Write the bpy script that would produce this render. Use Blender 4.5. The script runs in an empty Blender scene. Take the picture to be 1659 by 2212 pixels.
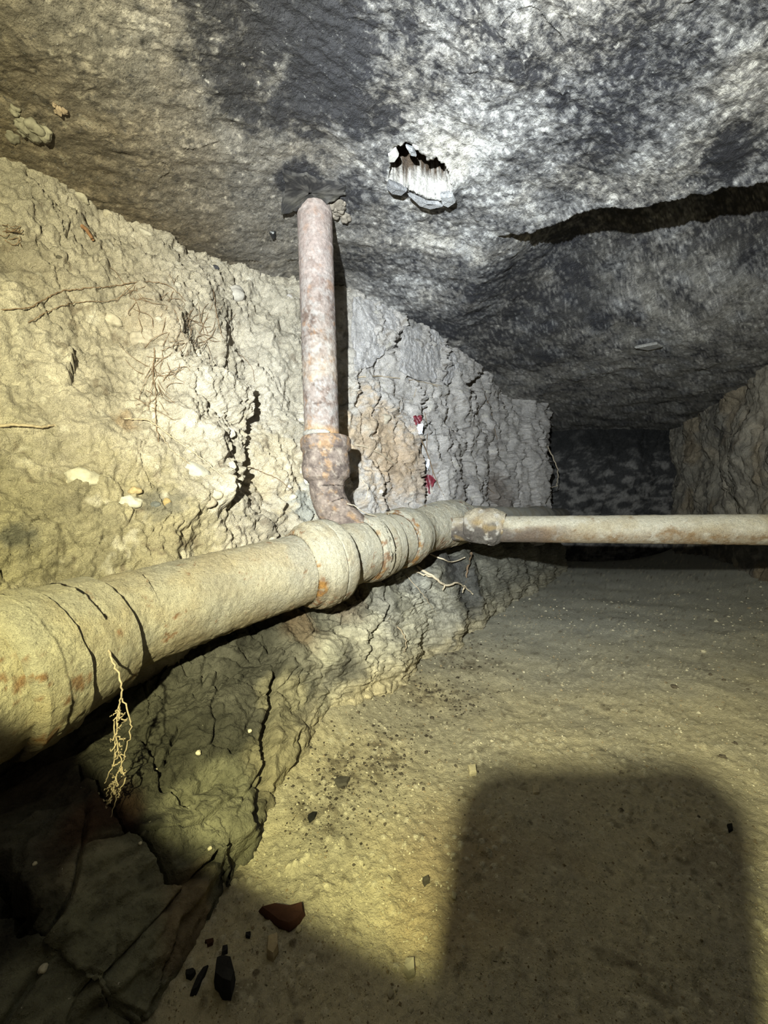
import bpy, bmesh, math, random
import numpy as np
from mathutils import Vector, Matrix

# ------------------------------------------------------------------ camera, world, light, exposure
C = bpy.context.scene.collection
H = 0.35                      # eye height above the dirt floor, metres
F = 830.0                     # focal length in pixels of the 1659 x 2212 frame (ultra wide phone lens)
cam_data = bpy.data.cameras.new('camera')
cam_data.sensor_fit = 'VERTICAL'
cam_data.sensor_height = 36.0
cam_data.lens = 36.0 * F / 2212.0
cam_data.clip_start = 0.004
camera = bpy.data.objects.new('camera', cam_data)
C.objects.link(camera)
camera.location = (0, 0, H)
camera.rotation_euler = (math.radians(90), 0, 0)
bpy.context.scene.camera = camera

world = bpy.data.worlds.new('world')
bpy.context.scene.world = world
world.use_nodes = True
world.node_tree.nodes['Background'].inputs[0].default_value = (0.0, 0.0, 0.0, 1)
world.node_tree.nodes['Background'].inputs[1].default_value = 0.0

LAMP = Vector((-0.10, -0.14, H + 0.12))      # where the torch is held
AIM = Vector((0.30, 0.905, 0.232)).normalized()


def torch_beam(name, half, blend, power, colour, radius):
    d = bpy.data.lights.new(name, 'SPOT')
    d.spot_size = math.radians(2 * half)
    d.spot_blend = blend
    d.energy = power
    d.color = colour
    d.shadow_soft_size = radius
    o = bpy.data.objects.new(name, d)
    C.objects.link(o)
    o.location = LAMP
    o.rotation_euler = (-AIM).to_track_quat('Z', 'Y').to_euler()
    return o


torch_beam('torch_hot_spot', 43, 1.0, 98.0, (0.57, 0.74, 1.0), 0.006)
torch_beam('torch_flood', 60, 0.85, 52.0, (0.97, 0.96, 0.90), 0.006)
torch_beam('torch_yellow_rim', 61, 0.07, 36.0, (1.0, 0.94, 0.43), 0.006)
torch_beam('torch_spill', 88, 0.8, 0.8, (1.0, 0.86, 0.62), 0.006)

vs = bpy.context.scene.view_settings
vs.view_transform = 'Standard'
vs.look = 'None'
vs.gamma = 1.0
vs.use_curve_mapping = False
vs.exposure = 0.15

# ------------------------------------------------------------------ helpers
rng = np.random.default_rng(7)
random.seed(7)


def at(u, v, d):
    """point seen at pixel (u, v) of the photograph, d metres ahead of the lens"""
    return np.array([(u - 829.5) / F * d, d, (1106 - v) / F * d + H])


def pix(P):
    P = np.asarray(P, float)
    y = np.maximum(P[..., 1], 1e-3)
    return np.stack([829.5 + F * P[..., 0] / y, 1106 - F * (P[..., 2] - H) / y], -1)


def sm(a, b, x):
    t = np.clip((x - a) / (b - a), 0, 1)
    return t * t * (3 - 2 * t)


def mix(a, b, t):
    t = np.asarray(t)[..., None]
    return np.asarray(a) * (1 - t) + np.asarray(b) * t


def _hash(i, j, k, s):
    with np.errstate(over='ignore'):
        h = (i.astype(np.uint32) * np.uint32(374761393) + j.astype(np.uint32) * np.uint32(668265263)
             + k.astype(np.uint32) * np.uint32(2246822519) + np.uint32((s * 3266489917) & 0xffffffff))
        h = (h ^ (h >> np.uint32(13))) * np.uint32(1274126177)
        h = (h ^ (h >> np.uint32(16))) * np.uint32(2246822519)
        return h ^ (h >> np.uint32(15))


def noise(p, s=0):
    p = np.asarray(p, np.float32)
    f = np.floor(p)
    i = f.astype(np.int64)
    r = p - f
    w = r * r * r * (r * (r * 6 - 15) + 10)
    out = 0
    for a in (0, 1):
        wa = w[..., 0] if a else 1 - w[..., 0]
        for b in (0, 1):
            wb = w[..., 1] if b else 1 - w[..., 1]
            for c in (0, 1):
                wc = w[..., 2] if c else 1 - w[..., 2]
                h = _hash(i[..., 0] + a, i[..., 1] + b, i[..., 2] + c, s)
                gx = (h & np.uint32(1023)).astype(np.float32) / 511.5 - 1
                gy = ((h >> np.uint32(10)) & np.uint32(1023)).astype(np.float32) / 511.5 - 1
                gz = ((h >> np.uint32(20)) & np.uint32(1023)).astype(np.float32) / 511.5 - 1
                out = out + wa * wb * wc * (gx * (r[..., 0] - a) + gy * (r[..., 1] - b) + gz * (r[..., 2] - c))
    return out * 1.3


def fbm(p, o=4, s=0, gain=0.5):
    a, t, q = 1.0, 0, np.asarray(p, np.float32)
    for k in range(o):
        t = t + a * noise(q, s + k * 17)
        q = q * 2.03 + 11.3
        a *= gain
    return t


def cells(p, s=0):
    """nearest and second nearest feature distance, and a random number per cell"""
    p = np.asarray(p, np.float32)
    i = np.floor(p).astype(np.int64)
    f1 = np.full(p.shape[:-1], 9.0, np.float32)
    f2 = f1.copy()
    cid = np.zeros(p.shape[:-1], np.float32)
    for a in (-1, 0, 1):
        for b in (-1, 0, 1):
            for c in (-1, 0, 1):
                h = _hash(i[..., 0] + a, i[..., 1] + b, i[..., 2] + c, s)
                q0 = (h & np.uint32(1023)).astype(np.float32) / 1023
                q1 = ((h >> np.uint32(10)) & np.uint32(1023)).astype(np.float32) / 1023
                q2 = ((h >> np.uint32(20)) & np.uint32(1023)).astype(np.float32) / 1023
                d = np.sqrt((i[..., 0] + a + q0 - p[..., 0]) ** 2 + (i[..., 1] + b + q1 - p[..., 1]) ** 2
                            + (i[..., 2] + c + q2 - p[..., 2]) ** 2)
                near = d < f1
                f2 = np.where(near, f1, np.minimum(f2, d))
                cid = np.where(near, (q0 + q1 * 3.1 + q2 * 7.7) % 1.0, cid)
                f1 = np.where(near, d, f1)
    return f1, f2, cid


def seg_dist(P, pts):
    """distance of points P (n,3) to a polyline, and the position along it 0..1"""
    pts = np.asarray(pts, float)
    best = np.full(P.shape[:-1], 9.0)
    pos = np.zeros(P.shape[:-1])
    n = len(pts) - 1
    for k in range(n):
        a, b = pts[k], pts[k + 1]
        ab = b - a
        t = np.clip(((P - a) @ ab) / max(ab @ ab, 1e-12), 0, 1)
        d = np.linalg.norm(P - a - t[..., None] * ab, axis=-1)
        pos = np.where(d < best, (k + t) / n, pos)
        best = np.minimum(best, d)
    return best, pos


def link(name, mesh, m, parent=None):
    o = bpy.data.objects.new(name, mesh)
    C.objects.link(o)
    if m is not None and not mesh.materials:
        mesh.materials.append(m)
    if parent is not None:
        o.parent = parent
        o.matrix_parent_inverse = parent.matrix_basis.inverted()
    return o


def mesh_from(name, V, Fc, col=None, smooth=True):
    """V (n,3), Fc (m,4) or (m,3) int arrays or lists"""
    me = bpy.data.meshes.new(name)
    if isinstance(Fc, np.ndarray):
        n, m, k = len(V), len(Fc), Fc.shape[1]
        me.vertices.add(n)
        me.vertices.foreach_set('co', np.asarray(V, np.float32).ravel())
        me.loops.add(m * k)
        me.loops.foreach_set('vertex_index', Fc.astype(np.int32).ravel())
        me.polygons.add(m)
        me.polygons.foreach_set('loop_start', np.arange(0, m * k, k, dtype=np.int32))
        me.polygons.foreach_set('loop_total', np.full(m, k, np.int32))
        me.update(calc_edges=True)
    else:
        me.from_pydata([tuple(map(float, v)) for v in V], [], Fc)
    me.polygons.foreach_set('use_smooth', np.full(len(me.polygons), smooth))
    if col is not None:
        a = me.attributes.new('Col', 'FLOAT_COLOR', 'POINT')
        c4 = np.ones((len(V), 4), np.float32)
        c4[:, :3] = np.clip(np.asarray(col).reshape(-1, 3), 0, 1)
        a.data.foreach_set('color', c4.ravel())
    me.update()
    return me


def grid_faces(nr, nc, wrap=False, flip=False):
    c = nc if wrap else nc - 1
    i, j = np.meshgrid(np.arange(nr - 1), np.arange(c), indexing='ij')
    j2 = (j + 1) % nc
    f = np.stack([i * nc + j, i * nc + j2, (i + 1) * nc + j2, (i + 1) * nc + j], -1).reshape(-1, 4)
    return f[:, ::-1] if flip else f


def normals(P):
    du = np.gradient(P, axis=1)
    dv = np.gradient(P, axis=0)
    n = np.cross(du, dv)
    return n / np.maximum(np.linalg.norm(n, axis=-1, keepdims=True), 1e-9)


def curve(ctrl, x):
    """smooth interpolation of control rows (first column the parameter)"""
    ctrl = np.asarray(ctrl, float)
    t, Y = ctrl[:, 0], ctrl[:, 1:]
    m = np.gradient(Y, t, axis=0)
    k = np.clip(np.searchsorted(t, x) - 1, 0, len(t) - 2)
    h = (t[k + 1] - t[k])[:, None]
    s = ((x - t[k])[:, None]) / h
    return ((2 * s ** 3 - 3 * s ** 2 + 1) * Y[k] + (s ** 3 - 2 * s ** 2 + s) * h * m[k]
            + (-2 * s ** 3 + 3 * s ** 2) * Y[k + 1] + (s ** 3 - s ** 2) * h * m[k + 1])


def spread(a, b, n):
    return np.linspace(a, b, n, endpoint=False)


# ------------------------------------------------------------------ materials
def earth(name, bumps, rough=0.95, mottling=0.25, speck=None, spec=0.15):
    """vertex colour x procedural grain, with procedural fine relief. bumps: (scale, strength, distance)"""
    m = bpy.data.materials.new(name)
    m.use_nodes = True
    nt = m.node_tree
    nd, lk = nt.nodes, nt.links
    b = nd['Principled BSDF']
    b.inputs['Roughness'].default_value = rough
    b.inputs['Specular IOR Level'].default_value = spec
    at_ = nd.new('ShaderNodeAttribute')
    at_.attribute_name = 'Col'
    tc = nd.new('ShaderNodeTexCoord')
    n1 = nd.new('ShaderNodeTexNoise')
    n1.inputs['Scale'].default_value = bumps[0][0] * 1.3
    n1.inputs['Detail'].default_value = 6
    n1.inputs['Roughness'].default_value = 0.7
    lk.new(tc.outputs['Object'], n1.inputs['Vector'])
    mr = nd.new('ShaderNodeMapRange')
    mr.inputs['From Min'].default_value = 0.25
    mr.inputs['From Max'].default_value = 0.75
    mr.inputs['To Min'].default_value = 1 - mottling
    mr.inputs['To Max'].default_value = 1 + mottling
    lk.new(n1.outputs['Fac'], mr.inputs['Value'])
    mul = nd.new('ShaderNodeVectorMath')
    mul.operation = 'SCALE'
    lk.new(at_.outputs['Color'], mul.inputs[0])
    lk.new(mr.outputs['Result'], mul.inputs['Scale'])
    out = mul.outputs['Vector']
    for sc, lo, hi, colr in (speck or []):
        nz = nd.new('ShaderNodeTexNoise')
        nz.inputs['Scale'].default_value = sc
        nz.inputs['Detail'].default_value = 3
        nz.inputs['Roughness'].default_value = 0.6
        lk.new(tc.outputs['Object'], nz.inputs['Vector'])
        r2 = nd.new('ShaderNodeMapRange')
        r2.inputs['From Min'].default_value = lo
        r2.inputs['From Max'].default_value = hi
        lk.new(nz.outputs['Fac'], r2.inputs['Value'])
        mx = nd.new('ShaderNodeMix')
        mx.data_type = 'RGBA'
        lk.new(r2.outputs['Result'], mx.inputs[0])
        lk.new(out, mx.inputs[6])
        mx.inputs[7].default_value = (*colr, 1)
        out = mx.outputs[2]
    lk.new(out, b.inputs['Base Color'])
    prev = None
    for sc, st, dist in bumps:
        nz = nd.new('ShaderNodeTexNoise')
        nz.inputs['Scale'].default_value = sc
        nz.inputs['Detail'].default_value = 5
        nz.inputs['Roughness'].default_value = 0.65
        lk.new(tc.outputs['Object'], nz.inputs['Vector'])
        bp = nd.new('ShaderNodeBump')
        bp.inputs['Strength'].default_value = st
        bp.inputs['Distance'].default_value = dist
        lk.new(nz.outputs['Fac'], bp.inputs['Height'])
        if prev is not None:
            lk.new(prev, bp.inputs['Normal'])
        prev = bp.outputs['Normal']
    lk.new(prev, b.inputs['Normal'])
    return m


def plain(name, colr, rough=0.8, metallic=0.0, scale=150, amount=0.25, emit=None):
    m = bpy.data.materials.new(name)
    m.use_nodes = True
    nd, lk = m.node_tree.nodes, m.node_tree.links
    b = nd['Principled BSDF']
    b.inputs['Roughness'].default_value = rough
    b.inputs['Metallic'].default_value = metallic
    nz = nd.new('ShaderNodeTexNoise')
    nz.inputs['Scale'].default_value = scale
    nz.inputs['Detail'].default_value = 5
    tc = nd.new('ShaderNodeTexCoord')
    lk.new(tc.outputs['Object'], nz.inputs['Vector'])
    rp = nd.new('ShaderNodeValToRGB')
    rp.color_ramp.elements[0].position = 0.3
    rp.color_ramp.elements[1].position = 0.7
    rp.color_ramp.elements[0].color = (*[c * (1 - amount) for c in colr], 1)
    rp.color_ramp.elements[1].color = (*[min(1, c * (1 + amount)) for c in colr], 1)
    lk.new(nz.outputs['Fac'], rp.inputs['Fac'])
    lk.new(rp.outputs['Color'], b.inputs['Base Color'])
    bp = nd.new('ShaderNodeBump')
    bp.inputs['Strength'].default_value = 0.5
    bp.inputs['Distance'].default_value = 0.002
    lk.new(nz.outputs['Fac'], bp.inputs['Height'])
    lk.new(bp.outputs['Normal'], b.inputs['Normal'])
    return m


M = {
    'soil': earth('dry_clay_soil', [(60, 1.0, 0.012), (190, 1.0, 0.006), (480, 0.9, 0.003)], mottling=0.30),
    'ceiling': earth('sooty_plaster', [(55, 0.7, 0.008), (170, 0.8, 0.005), (420, 0.7, 0.002)], mottling=0.45, rough=0.6, spec=0.3,
                     speck=[(260, 0.66, 0.92, (0.60, 0.59, 0.57)), (150, 0.58, 0.80, (0.03, 0.03, 0.035))]),
    'floor': earth('dusty_dirt', [(110, 0.8, 0.006), (420, 0.9, 0.003)], mottling=0.25,
                   speck=[(330, 0.66, 0.70, (0.60, 0.56, 0.44)), (230, 0.68, 0.74, (0.10, 0.09, 0.07))]),
    'rock': earth('slate_bedrock', [(55, 0.8, 0.008), (170, 0.7, 0.004), (420, 0.6, 0.002)], mottling=0.4,
                  speck=[(190, 0.73, 0.76, (0.5, 0.48, 0.40))]),
    'dust': earth('dust_crusted_iron', [(130, 1.0, 0.008), (330, 1.0, 0.005), (650, 0.8, 0.002)], mottling=0.22),
    'rust': earth('rusted_iron', [(120, 0.7, 0.003), (500, 0.6, 0.0012)], mottling=0.35,
                  speck=[(190, 0.66, 0.85, (0.50, 0.45, 0.40))]),
    'stone': earth('pale_stone', [(140, 0.5, 0.002), (500, 0.5, 0.001)], mottling=0.2),
    'root': plain('dry_root', (0.34, 0.28, 0.20), scale=300),
    'root_dark': plain('brown_root', (0.17, 0.115, 0.07), scale=300),
    'root_pale': plain('pale_root', (0.52, 0.44, 0.32), scale=300),
    'wood': plain('brown_wood', (0.20, 0.105, 0.05), scale=200),
    'red': plain('red_plastic', (0.115, 0.014, 0.022), rough=0.45, scale=120, amount=0.5),
    'white': plain('white_plastic', (0.62, 0.64, 0.70), rough=0.5, scale=120),
    'black': plain('black_plastic', (0.012, 0.012, 0.013), rough=0.4, scale=90),
    'glass': plain('dark_glass', (0.01, 0.01, 0.012), rough=0.1, scale=90),
    'metal': plain('grey_metal', (0.35, 0.35, 0.36), rough=0.4, metallic=1.0, scale=90),
    'tar': plain('tar_paper', (0.030, 0.028, 0.026), rough=0.8, scale=130, amount=0.6),
}

# ------------------------------------------------------------------ the shell: where each surface runs
# main pipe axis: (pixel u, pixel v, depth) read along the photograph, with the pipe's own radius
AX = [(-420, 1665, 0.25), (-150, 1532, 0.31), (90, 1425, 0.385), (265, 1345, 0.468), (480, 1278, 0.570), (708, 1212, 0.70),
      (850, 1168, 0.86), (912, 1146, 1.0), (965, 1130, 1.10), (1060, 1126, 1.45), (1170, 1119, 2.1), (1215, 1116, 2.55)]
axis_pts = np.array([at(*a) for a in AX])
ax_len = np.concatenate([[0], np.cumsum(np.linalg.norm(np.diff(axis_pts, axis=0), axis=1))])


def axis_at(s):
    s = np.atleast_1d(np.asarray(s, float))
    return np.stack([np.interp(s, ax_len, axis_pts[:, k]) for k in range(3)], -1)


def axis_of_u(u):
    return np.interp(u, [a[0] for a in AX], ax_len)


CEIL = 0.64 + H


def ceil_base(x, y):
    z = np.full(np.shape(x), CEIL)
    t = np.minimum(x + 0.10, 0)
    return z + 0.28 * t * (1 / (1 + np.exp(-(-x - 0.10) * 14)))


def front(u, r=0.07):
    """distance along the axis at which the side of the pipe facing the lens is seen in column u"""
    ss = np.linspace(ax_len[0], ax_len[-1], 1500)
    p = axis_at(ss)
    t = np.gradient(p, axis=0)
    t /= np.linalg.norm(t, axis=1, keepdims=True)
    to = np.array([0, 0, H]) - p
    to = to - t * (to * t).sum(1, keepdims=True)
    to /= np.linalg.norm(to, axis=1, keepdims=True)
    uu = pix(p + to * r)[:, 0]
    return np.interp(u, uu, ss)


# --- ceiling
def on_ceiling(u, v):
    """point of the undisturbed ceiling seen at a pixel"""
    a, b = (u - 829.5) / F, (1106 - v) / F
    d = 0.64 / b
    for _ in range(30):
        d = 0.5 * d + 0.5 * (ceil_base(np.array(a * d), d) - H) / b
    return np.array([a * d, d, float(ceil_base(np.array(a * d), d))])


lip = np.array([on_ceiling(u, v) for u, v in ((1090, 512), (1150, 505), (1250, 462), (1400, 438), (1530, 414), (1659, 383), (1850, 340), (2300, 260))])
hole = np.array([on_ceiling(u, v) for u, v in ((850, 320), (876, 309), (900, 330), (925, 352), (945, 348), (958, 352), (972, 378), (976, 402), (962, 416),
                                               (925, 416), (897, 398), (862, 386), (838, 376), (846, 350))])[:, :2]
hole_c = hole.mean(0)


def inside(poly, x, y):
    r = np.zeros(np.shape(x), bool)
    n = len(poly)
    for k in range(n):
        (x1, y1), (x2, y2) = poly[k], poly[(k + 1) % n]
        c = ((y1 > y) != (y2 > y)) & (x < (x2 - x1) * (y - y1) / (y2 - y1 + 1e-12) + x1)
        r ^= c
    return r


def build_ceiling():
    v = np.arange(-70, 938, 3.0)
    ys = np.concatenate([np.linspace(-0.95, 0.05, 14, endpoint=False), np.linspace(0.05, 0.448, 90, endpoint=False), 0.64 * F / (1106 - v), [3.2, 3.4]])
    a = np.concatenate([np.linspace(-3.0, -1.1, 60, endpoint=False), np.arange(-1.1, 1.1, 3.1 / F), np.arange(1.1, 1.9, 6 / F), np.linspace(1.9, 4.0, 34)])
    Y, A = np.meshgrid(ys, a, indexing='ij')
    X = A * np.maximum(Y, 0.45)
    P = np.stack([X, Y, np.zeros_like(X)], -1)
    Z = ceil_base(X, Y)
    # ledge: beyond the lip the ceiling is higher and comes down again further on
    wob = 0.012 * fbm(P * 14, 3, 5) + 0.004 * fbm(P * 60, 3, 6)
    yl = np.interp(X, lip[:, 0], lip[:, 1]) + wob
    dl = np.interp(X, [0.26, 0.33, 0.52, 0.74, 1.3], [0, 0.03, 0.15, 0.235, 0.26])
    rise = np.where(Y > yl, dl * (1 - sm(0.05, 0.85, Y - yl)), 0)
    thin = np.where(Y <= yl, -0.012 * np.exp(-(yl - Y) / 0.04) * sm(0.28, 0.4, X), 0)
    Z = Z + rise + thin
    # general relief
    along = np.array([0.88, 0.47])
    L = X * along[0] + Y * along[1]
    W = -X * along[1] + Y * along[0]
    Q = np.stack([L * 0.35, W, np.zeros_like(L)], -1)
    far = sm(0.9, 2.0, Y)
    Z = Z + 0.016 * fbm(P * 3.2, 3, 1) + 0.006 * fbm(Q * 14, 4, 2) + (0.0022 + 0.003 * far) * fbm(Q * 55, 4, 3)
    rid = np.abs(noise(Q * 22 + 0.6 * fbm(P * 8, 2, 8)[..., None], 4))
    Z = Z - 0.003 * sm(0.04, 0.0, rid) * sm(0.0, 0.35, fbm(P * 5, 2, 9))
    for f_, a_, k_ in ((26, 0.006, 0), (70, 0.0030, 1), (160, 0.0016, 2)):
        Z = Z + a_ * (np.abs(noise((0.6 * Q + 0.4 * P) * f_ + 3.0 * k_, 160 + k_)) - 0.2)
    # the broken hole
    near = (np.abs(X - hole_c[0]) < 0.16) & (np.abs(Y - hole_c[1]) < 0.16)
    px, py = X[near], Y[near]
    jag = 0.005 * fbm(np.stack([px * 90, py * 90, px * 0], -1), 3, 21)
    d, _ = seg_dist(np.stack([px, py], -1), np.vstack([hole, hole[:1]]))
    ins = inside(hole, px, py)
    sd = np.where(ins, d, -d) + jag
    south = sm(-0.035, 0.03, py - hole_c[1])           # far side: broken plaster slopes up into the hole
    deep = 0.009 + 0.006 * noise(np.stack([px * 45, py * 45, px * 0], -1), 22)
    dep = (1 - south) * 0.26 * sm(0.0, 0.005, sd) + south * np.minimum(0.26, np.clip(sd, 0, 1) * 1.5 + np.maximum(sd - deep, 0) * 8)
    hang = -0.017 * np.exp(-np.maximum(-sd, 0) / 0.022) * sm(0.0, 0.05, py - hole_c[1] + 0.02) * (sd < 0.004)
    Zn = Z[near] + dep + hang + np.where(sd > 0, 0.006 * fbm(np.stack([px * 60, py * 60, px * 0], -1), 3, 31), 0)
    Z[near] = Zn
    white = np.zeros_like(Z)
    white[near] = sm(-0.005, 0.002, sd)
    hole_shade = np.zeros_like(Z)
    hole_shade[near] = sm(0.009, 0.020, dep)
    P = np.stack([X, Y, Z], -1)

    # ---- colour of the plaster: soot, lime bloom, brown dust
    def blob(u, v_, r, dis=0.5, s=0):
        c = on_ceiling(u, v_)
        dd = np.hypot(X - c[0], Y - c[1]) / r
        return sm(1.35, 0.35, dd + 1.3 * dis * fbm(P * 11 + 3.0 * s, 6, 40 + s, 0.62))
    g = 0.5 + 0.42 * fbm(Q * 9, 6, 50, 0.68) + 0.48 * fbm((0.6 * P + 0.4 * Q) * 95, 4, 51, 0.8)
    soot = np.zeros_like(Z)
    for k, (u, v_, r, w) in enumerate(((750, 130, 0.135, 1.0), (850, 215, 0.08, 0.9), (640, 60, 0.09, 0.9), (500, 80, 0.075, 0.75), (480, 170, 0.05, 0.7),
                                       (1360, 190, 0.13, 0.7), (1480, 130, 0.10, 0.6), (1150, 720, 0.33, 0.75), (1090, 640, 0.14, 0.7), (930, 690, 0.13, 0.75),
                                       (1330, 600, 0.24, 0.45), (740, 400, 0.06, 0.6), (650, 400, 0.045, 0.95), (800, 560, 0.12, 0.3), (1250, 560, 0.14, 0.45), (1560, 350, 0.07, 0.8), (1180, 110, 0.05, 0.5),
                                       (700, 310, 0.07, 0.3), (1650, 560, 0.18, 0.45), (1040, 790, 0.30, 0.5))):
        soot = np.maximum(soot, w * blob(u, v_, r, 0.55, k))
    pale = np.zeros_like(Z)
    for k, (u, v_, r, w) in enumerate(((1010, 200, 0.12, 0.7), (1060, 90, 0.14, 0.55), (1200, 290, 0.10, 0.6), (1330, 30, 0.12, 0.4), (610, 150, 0.035, 0.95), (850, 290, 0.09, 0.35),
                                       (1500, 260, 0.10, 0.4), (1000, 480, 0.15, 0.2), (330, 60, 0.07, 0.4), (430, 210, 0.07, 0.35), (880, 640, 0.14, 0.5), (380, 310, 0.09, 0.3))):
        pale = np.maximum(pale, w * blob(u, v_, r, 0.6, 70 + k))
    calm = sm(0.05, -0.2, X)
    tone = np.clip((g - 0.5) * (0.95 - 0.50 * calm) + 0.46 + 0.32 * pale - 0.60 * soot, 0.02, 1)
    black, grey, light = (0.026, 0.026, 0.031), (0.18, 0.176, 0.176), (0.50, 0.49, 0.48)
    col = mix(mix(black, grey, sm(0.0, 0.5, tone)), light, sm(0.48, 0.95, tone))
    fl = fbm((0.5 * Q + 0.5 * P) * 150, 3, 90, 0.7)
    col = mix(col, (0.70, 0.69, 0.68), sm(0.38, 1.0, fl + 0.25 * pale - 0.35 * soot) * 0.5)
    col = mix(col, (0.03, 0.03, 0.034), sm(0.30, 0.9, fbm(P * 70 + 9, 4, 91, 0.75)) * 0.7)
    warm = sm(-0.15, 0.4, fbm(P * 6 + 3, 4, 95, 0.6) + 0.3 * sm(0.95, 1.3, Y) * sm(0.2, 0.6, X))
    col = mix(col, col * np.array((1.05, 1.0, 0.91)), warm * 0.7)
    col = mix(col, (0.22, 0.205, 0.175), 0.45 * sm(0.95, 1.25, Y) * sm(0.25, 0.6, X) * (1 - soot) * sm(-0.3, 0.3, fbm(Q * 20, 3, 96)))
    brown = sm(0.0, -0.22, X - 0.02 + 0.06 * fbm(P * 5, 3, 93)) * (1 - 0.8 * soot)
    col = mix(col, col * np.array((1.0, 0.94, 0.84)) * 0.80, brown)
    col = mix(col, np.minimum(col, 0.30) * np.array((0.62, 0.54, 0.42)), sm(-0.24, -0.46, X + 0.10 * fbm(Q * 6, 4, 94)) * 0.85)
    col = col * 1.0
    col = mix(col, (0.52, 0.50, 0.47), white)
    col = mix(col, (0.07, 0.05, 0.035), hole_shade)  # shade in the depth of the hole, painted as dark colour
    # the tarry deposit where the rising pipe goes through
    me = mesh_from('ceiling', P.reshape(-1, 3), grid_faces(*X.shape), col)
    o = link('ceiling', me, M['ceiling'])
    o['kind'] = 'structure'
    return P


ceilP = build_ceiling()

# --- floor
base_line = np.array([(-0.36, -0.95), (-0.32, -0.2), (-0.25, 0.10), (-0.205, 0.25), (-0.17, 0.34), (-0.145, 0.43), (-0.115, 0.60), (-0.03, 0.83), (0.11, 1.22), (0.31, 1.62), (0.62, 2.45), (0.80, 3.2)])
wall_r_line = np.array([(1.25, -0.95), (1.30, 0.4), (1.48, 1.1), (1.66, 1.47), (1.82, 1.74), (2.12, 2.46), (2.45, 3.3)])


def floor_base(X, Y):
    xl = np.interp(Y, base_line[:, 1], base_line[:, 0])
    xr = np.interp(Y, wall_r_line[:, 1], wall_r_line[:, 0])
    z = 0.05 * np.exp(-np.maximum(X - xl, 0) / 0.09) * sm(0.3, 0.75, Y) + 0.12 * np.exp(-np.maximum(xr - X, 0) / 0.22)
    z = z - 0.03
    return z + 0.014 * np.sin(X * 4 + 1.0) * np.cos(Y * 3)


def build_floor():
    v = np.arange(2290, 1186, -3.2)
    ys = np.concatenate([np.linspace(-0.95, 0.0, 14, endpoint=False), np.linspace(0.0, 0.243, 70, endpoint=False), 0.35 * F / (v - 1106)])
    ys = np.concatenate([ys[ys < 3.25], [3.25]])
    a = np.concatenate([np.linspace(-1.5, -0.75, 12, endpoint=False), np.arange(-0.75, 1.06, 3.2 / F), np.arange(1.06, 2.0, 6 / F), np.linspace(2.0, 4.5, 40)])
    Y, A = np.meshgrid(ys, a, indexing='ij')
    X = A * np.maximum(Y, 0.30)
    P = np.stack([X, Y, np.zeros_like(X)], -1)
    Z = floor_base(X, Y) + 0.009 * fbm(P * 5, 3, 101) + 0.0035 * fbm(P * 18, 3, 102) + 0.0022 * fbm(P * 70, 4, 103, 0.6)
    f1, f2, cid = cells(P * 95, 104)
    lump = np.maximum(0.42 - f1, 0) * (cid > 0.3) * sm(-0.2, 0.35, fbm(P * 7, 3, 105) + 0.15)
    Z = Z + 0.011 * lump
    f1b, _, cidb = cells(P * 38, 107)
    Z = Z + 0.016 * np.maximum(0.33 - f1b, 0) * (cidb > 0.78)
    P = np.stack([X, Y, Z], -1)
    t = fbm(P * 5, 4, 110)
    col = mix((0.50, 0.45, 0.32), (0.39, 0.36, 0.28), sm(-0.4, 0.4, t))
    col = mix(col, (0.37, 0.365, 0.32), sm(0.6, 1.3, Y) * 0.8)
    brown = sm(0.1, 0.5, fbm(P * 3.4 + 4, 3, 111)) * sm(0.60, 0.40, Y)
    col = mix(col, (0.30, 0.225, 0.135), 0.6 * brown)
    gr = fbm(P * 42, 3, 112, 0.65)
    col = mix(col, (0.12, 0.105, 0.075), sm(0.35, 0.75, gr) * 0.55)
    col = mix(col, (0.60, 0.56, 0.43), sm(0.45, 0.85, fbm(P * 65, 2, 113, 0.7)) * 0.6)
    # dark grit patches by the foot of the rock
    for k, (u, v_, r) in enumerate(((990, 1400, 0.10), (830, 1620, 0.06), (740, 1660, 0.04), (700, 1750, 0.035), (900, 1480, 0.07), (980, 1480, 0.06), (1420, 2060, 0.04))):
        d = 0.36 * F / (v_ - 1106)
        c = ((u - 829.5) / F * d, d)
        m_ = sm(1.2, 0.3, np.hypot(X - c[0], Y - c[1]) / r + 0.6 * fbm(P * 22, 3, 120 + k))
        col = mix(col, (0.11, 0.09, 0.065), 0.62 * m_ * sm(-0.25, 0.25, gr))
    dk = lump * (cid > 0.975)
    col = mix(col, (0.17, 0.145, 0.105), sm(0.02, 0.1, dk))
    col = mix(col, (0.58, 0.54, 0.42), sm(0.02, 0.12, lump * (cid < 0.68)))
    me = mesh_from('floor', P.reshape(-1, 3), grid_faces(*X.shape), col)
    o = link('floor', me, M['floor'])
    o['kind'] = 'structure'
    return P


floorP = build_floor()


def surf(Pg, u, v_, lift=0.0):
    """the point of a built surface seen at a pixel, lifted towards the lens"""
    q = pix(Pg)
    d = (q[..., 0] - u) ** 2 + (q[..., 1] - v_) ** 2 + 1e9 * (Pg[..., 1] < 0.05)
    k = np.unravel_index(np.argmin(d), d.shape)
    p = Pg[k].copy()
    dirn = np.array([0, 0, H]) - p
    return p + dirn / np.linalg.norm(dirn) * lift


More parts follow.
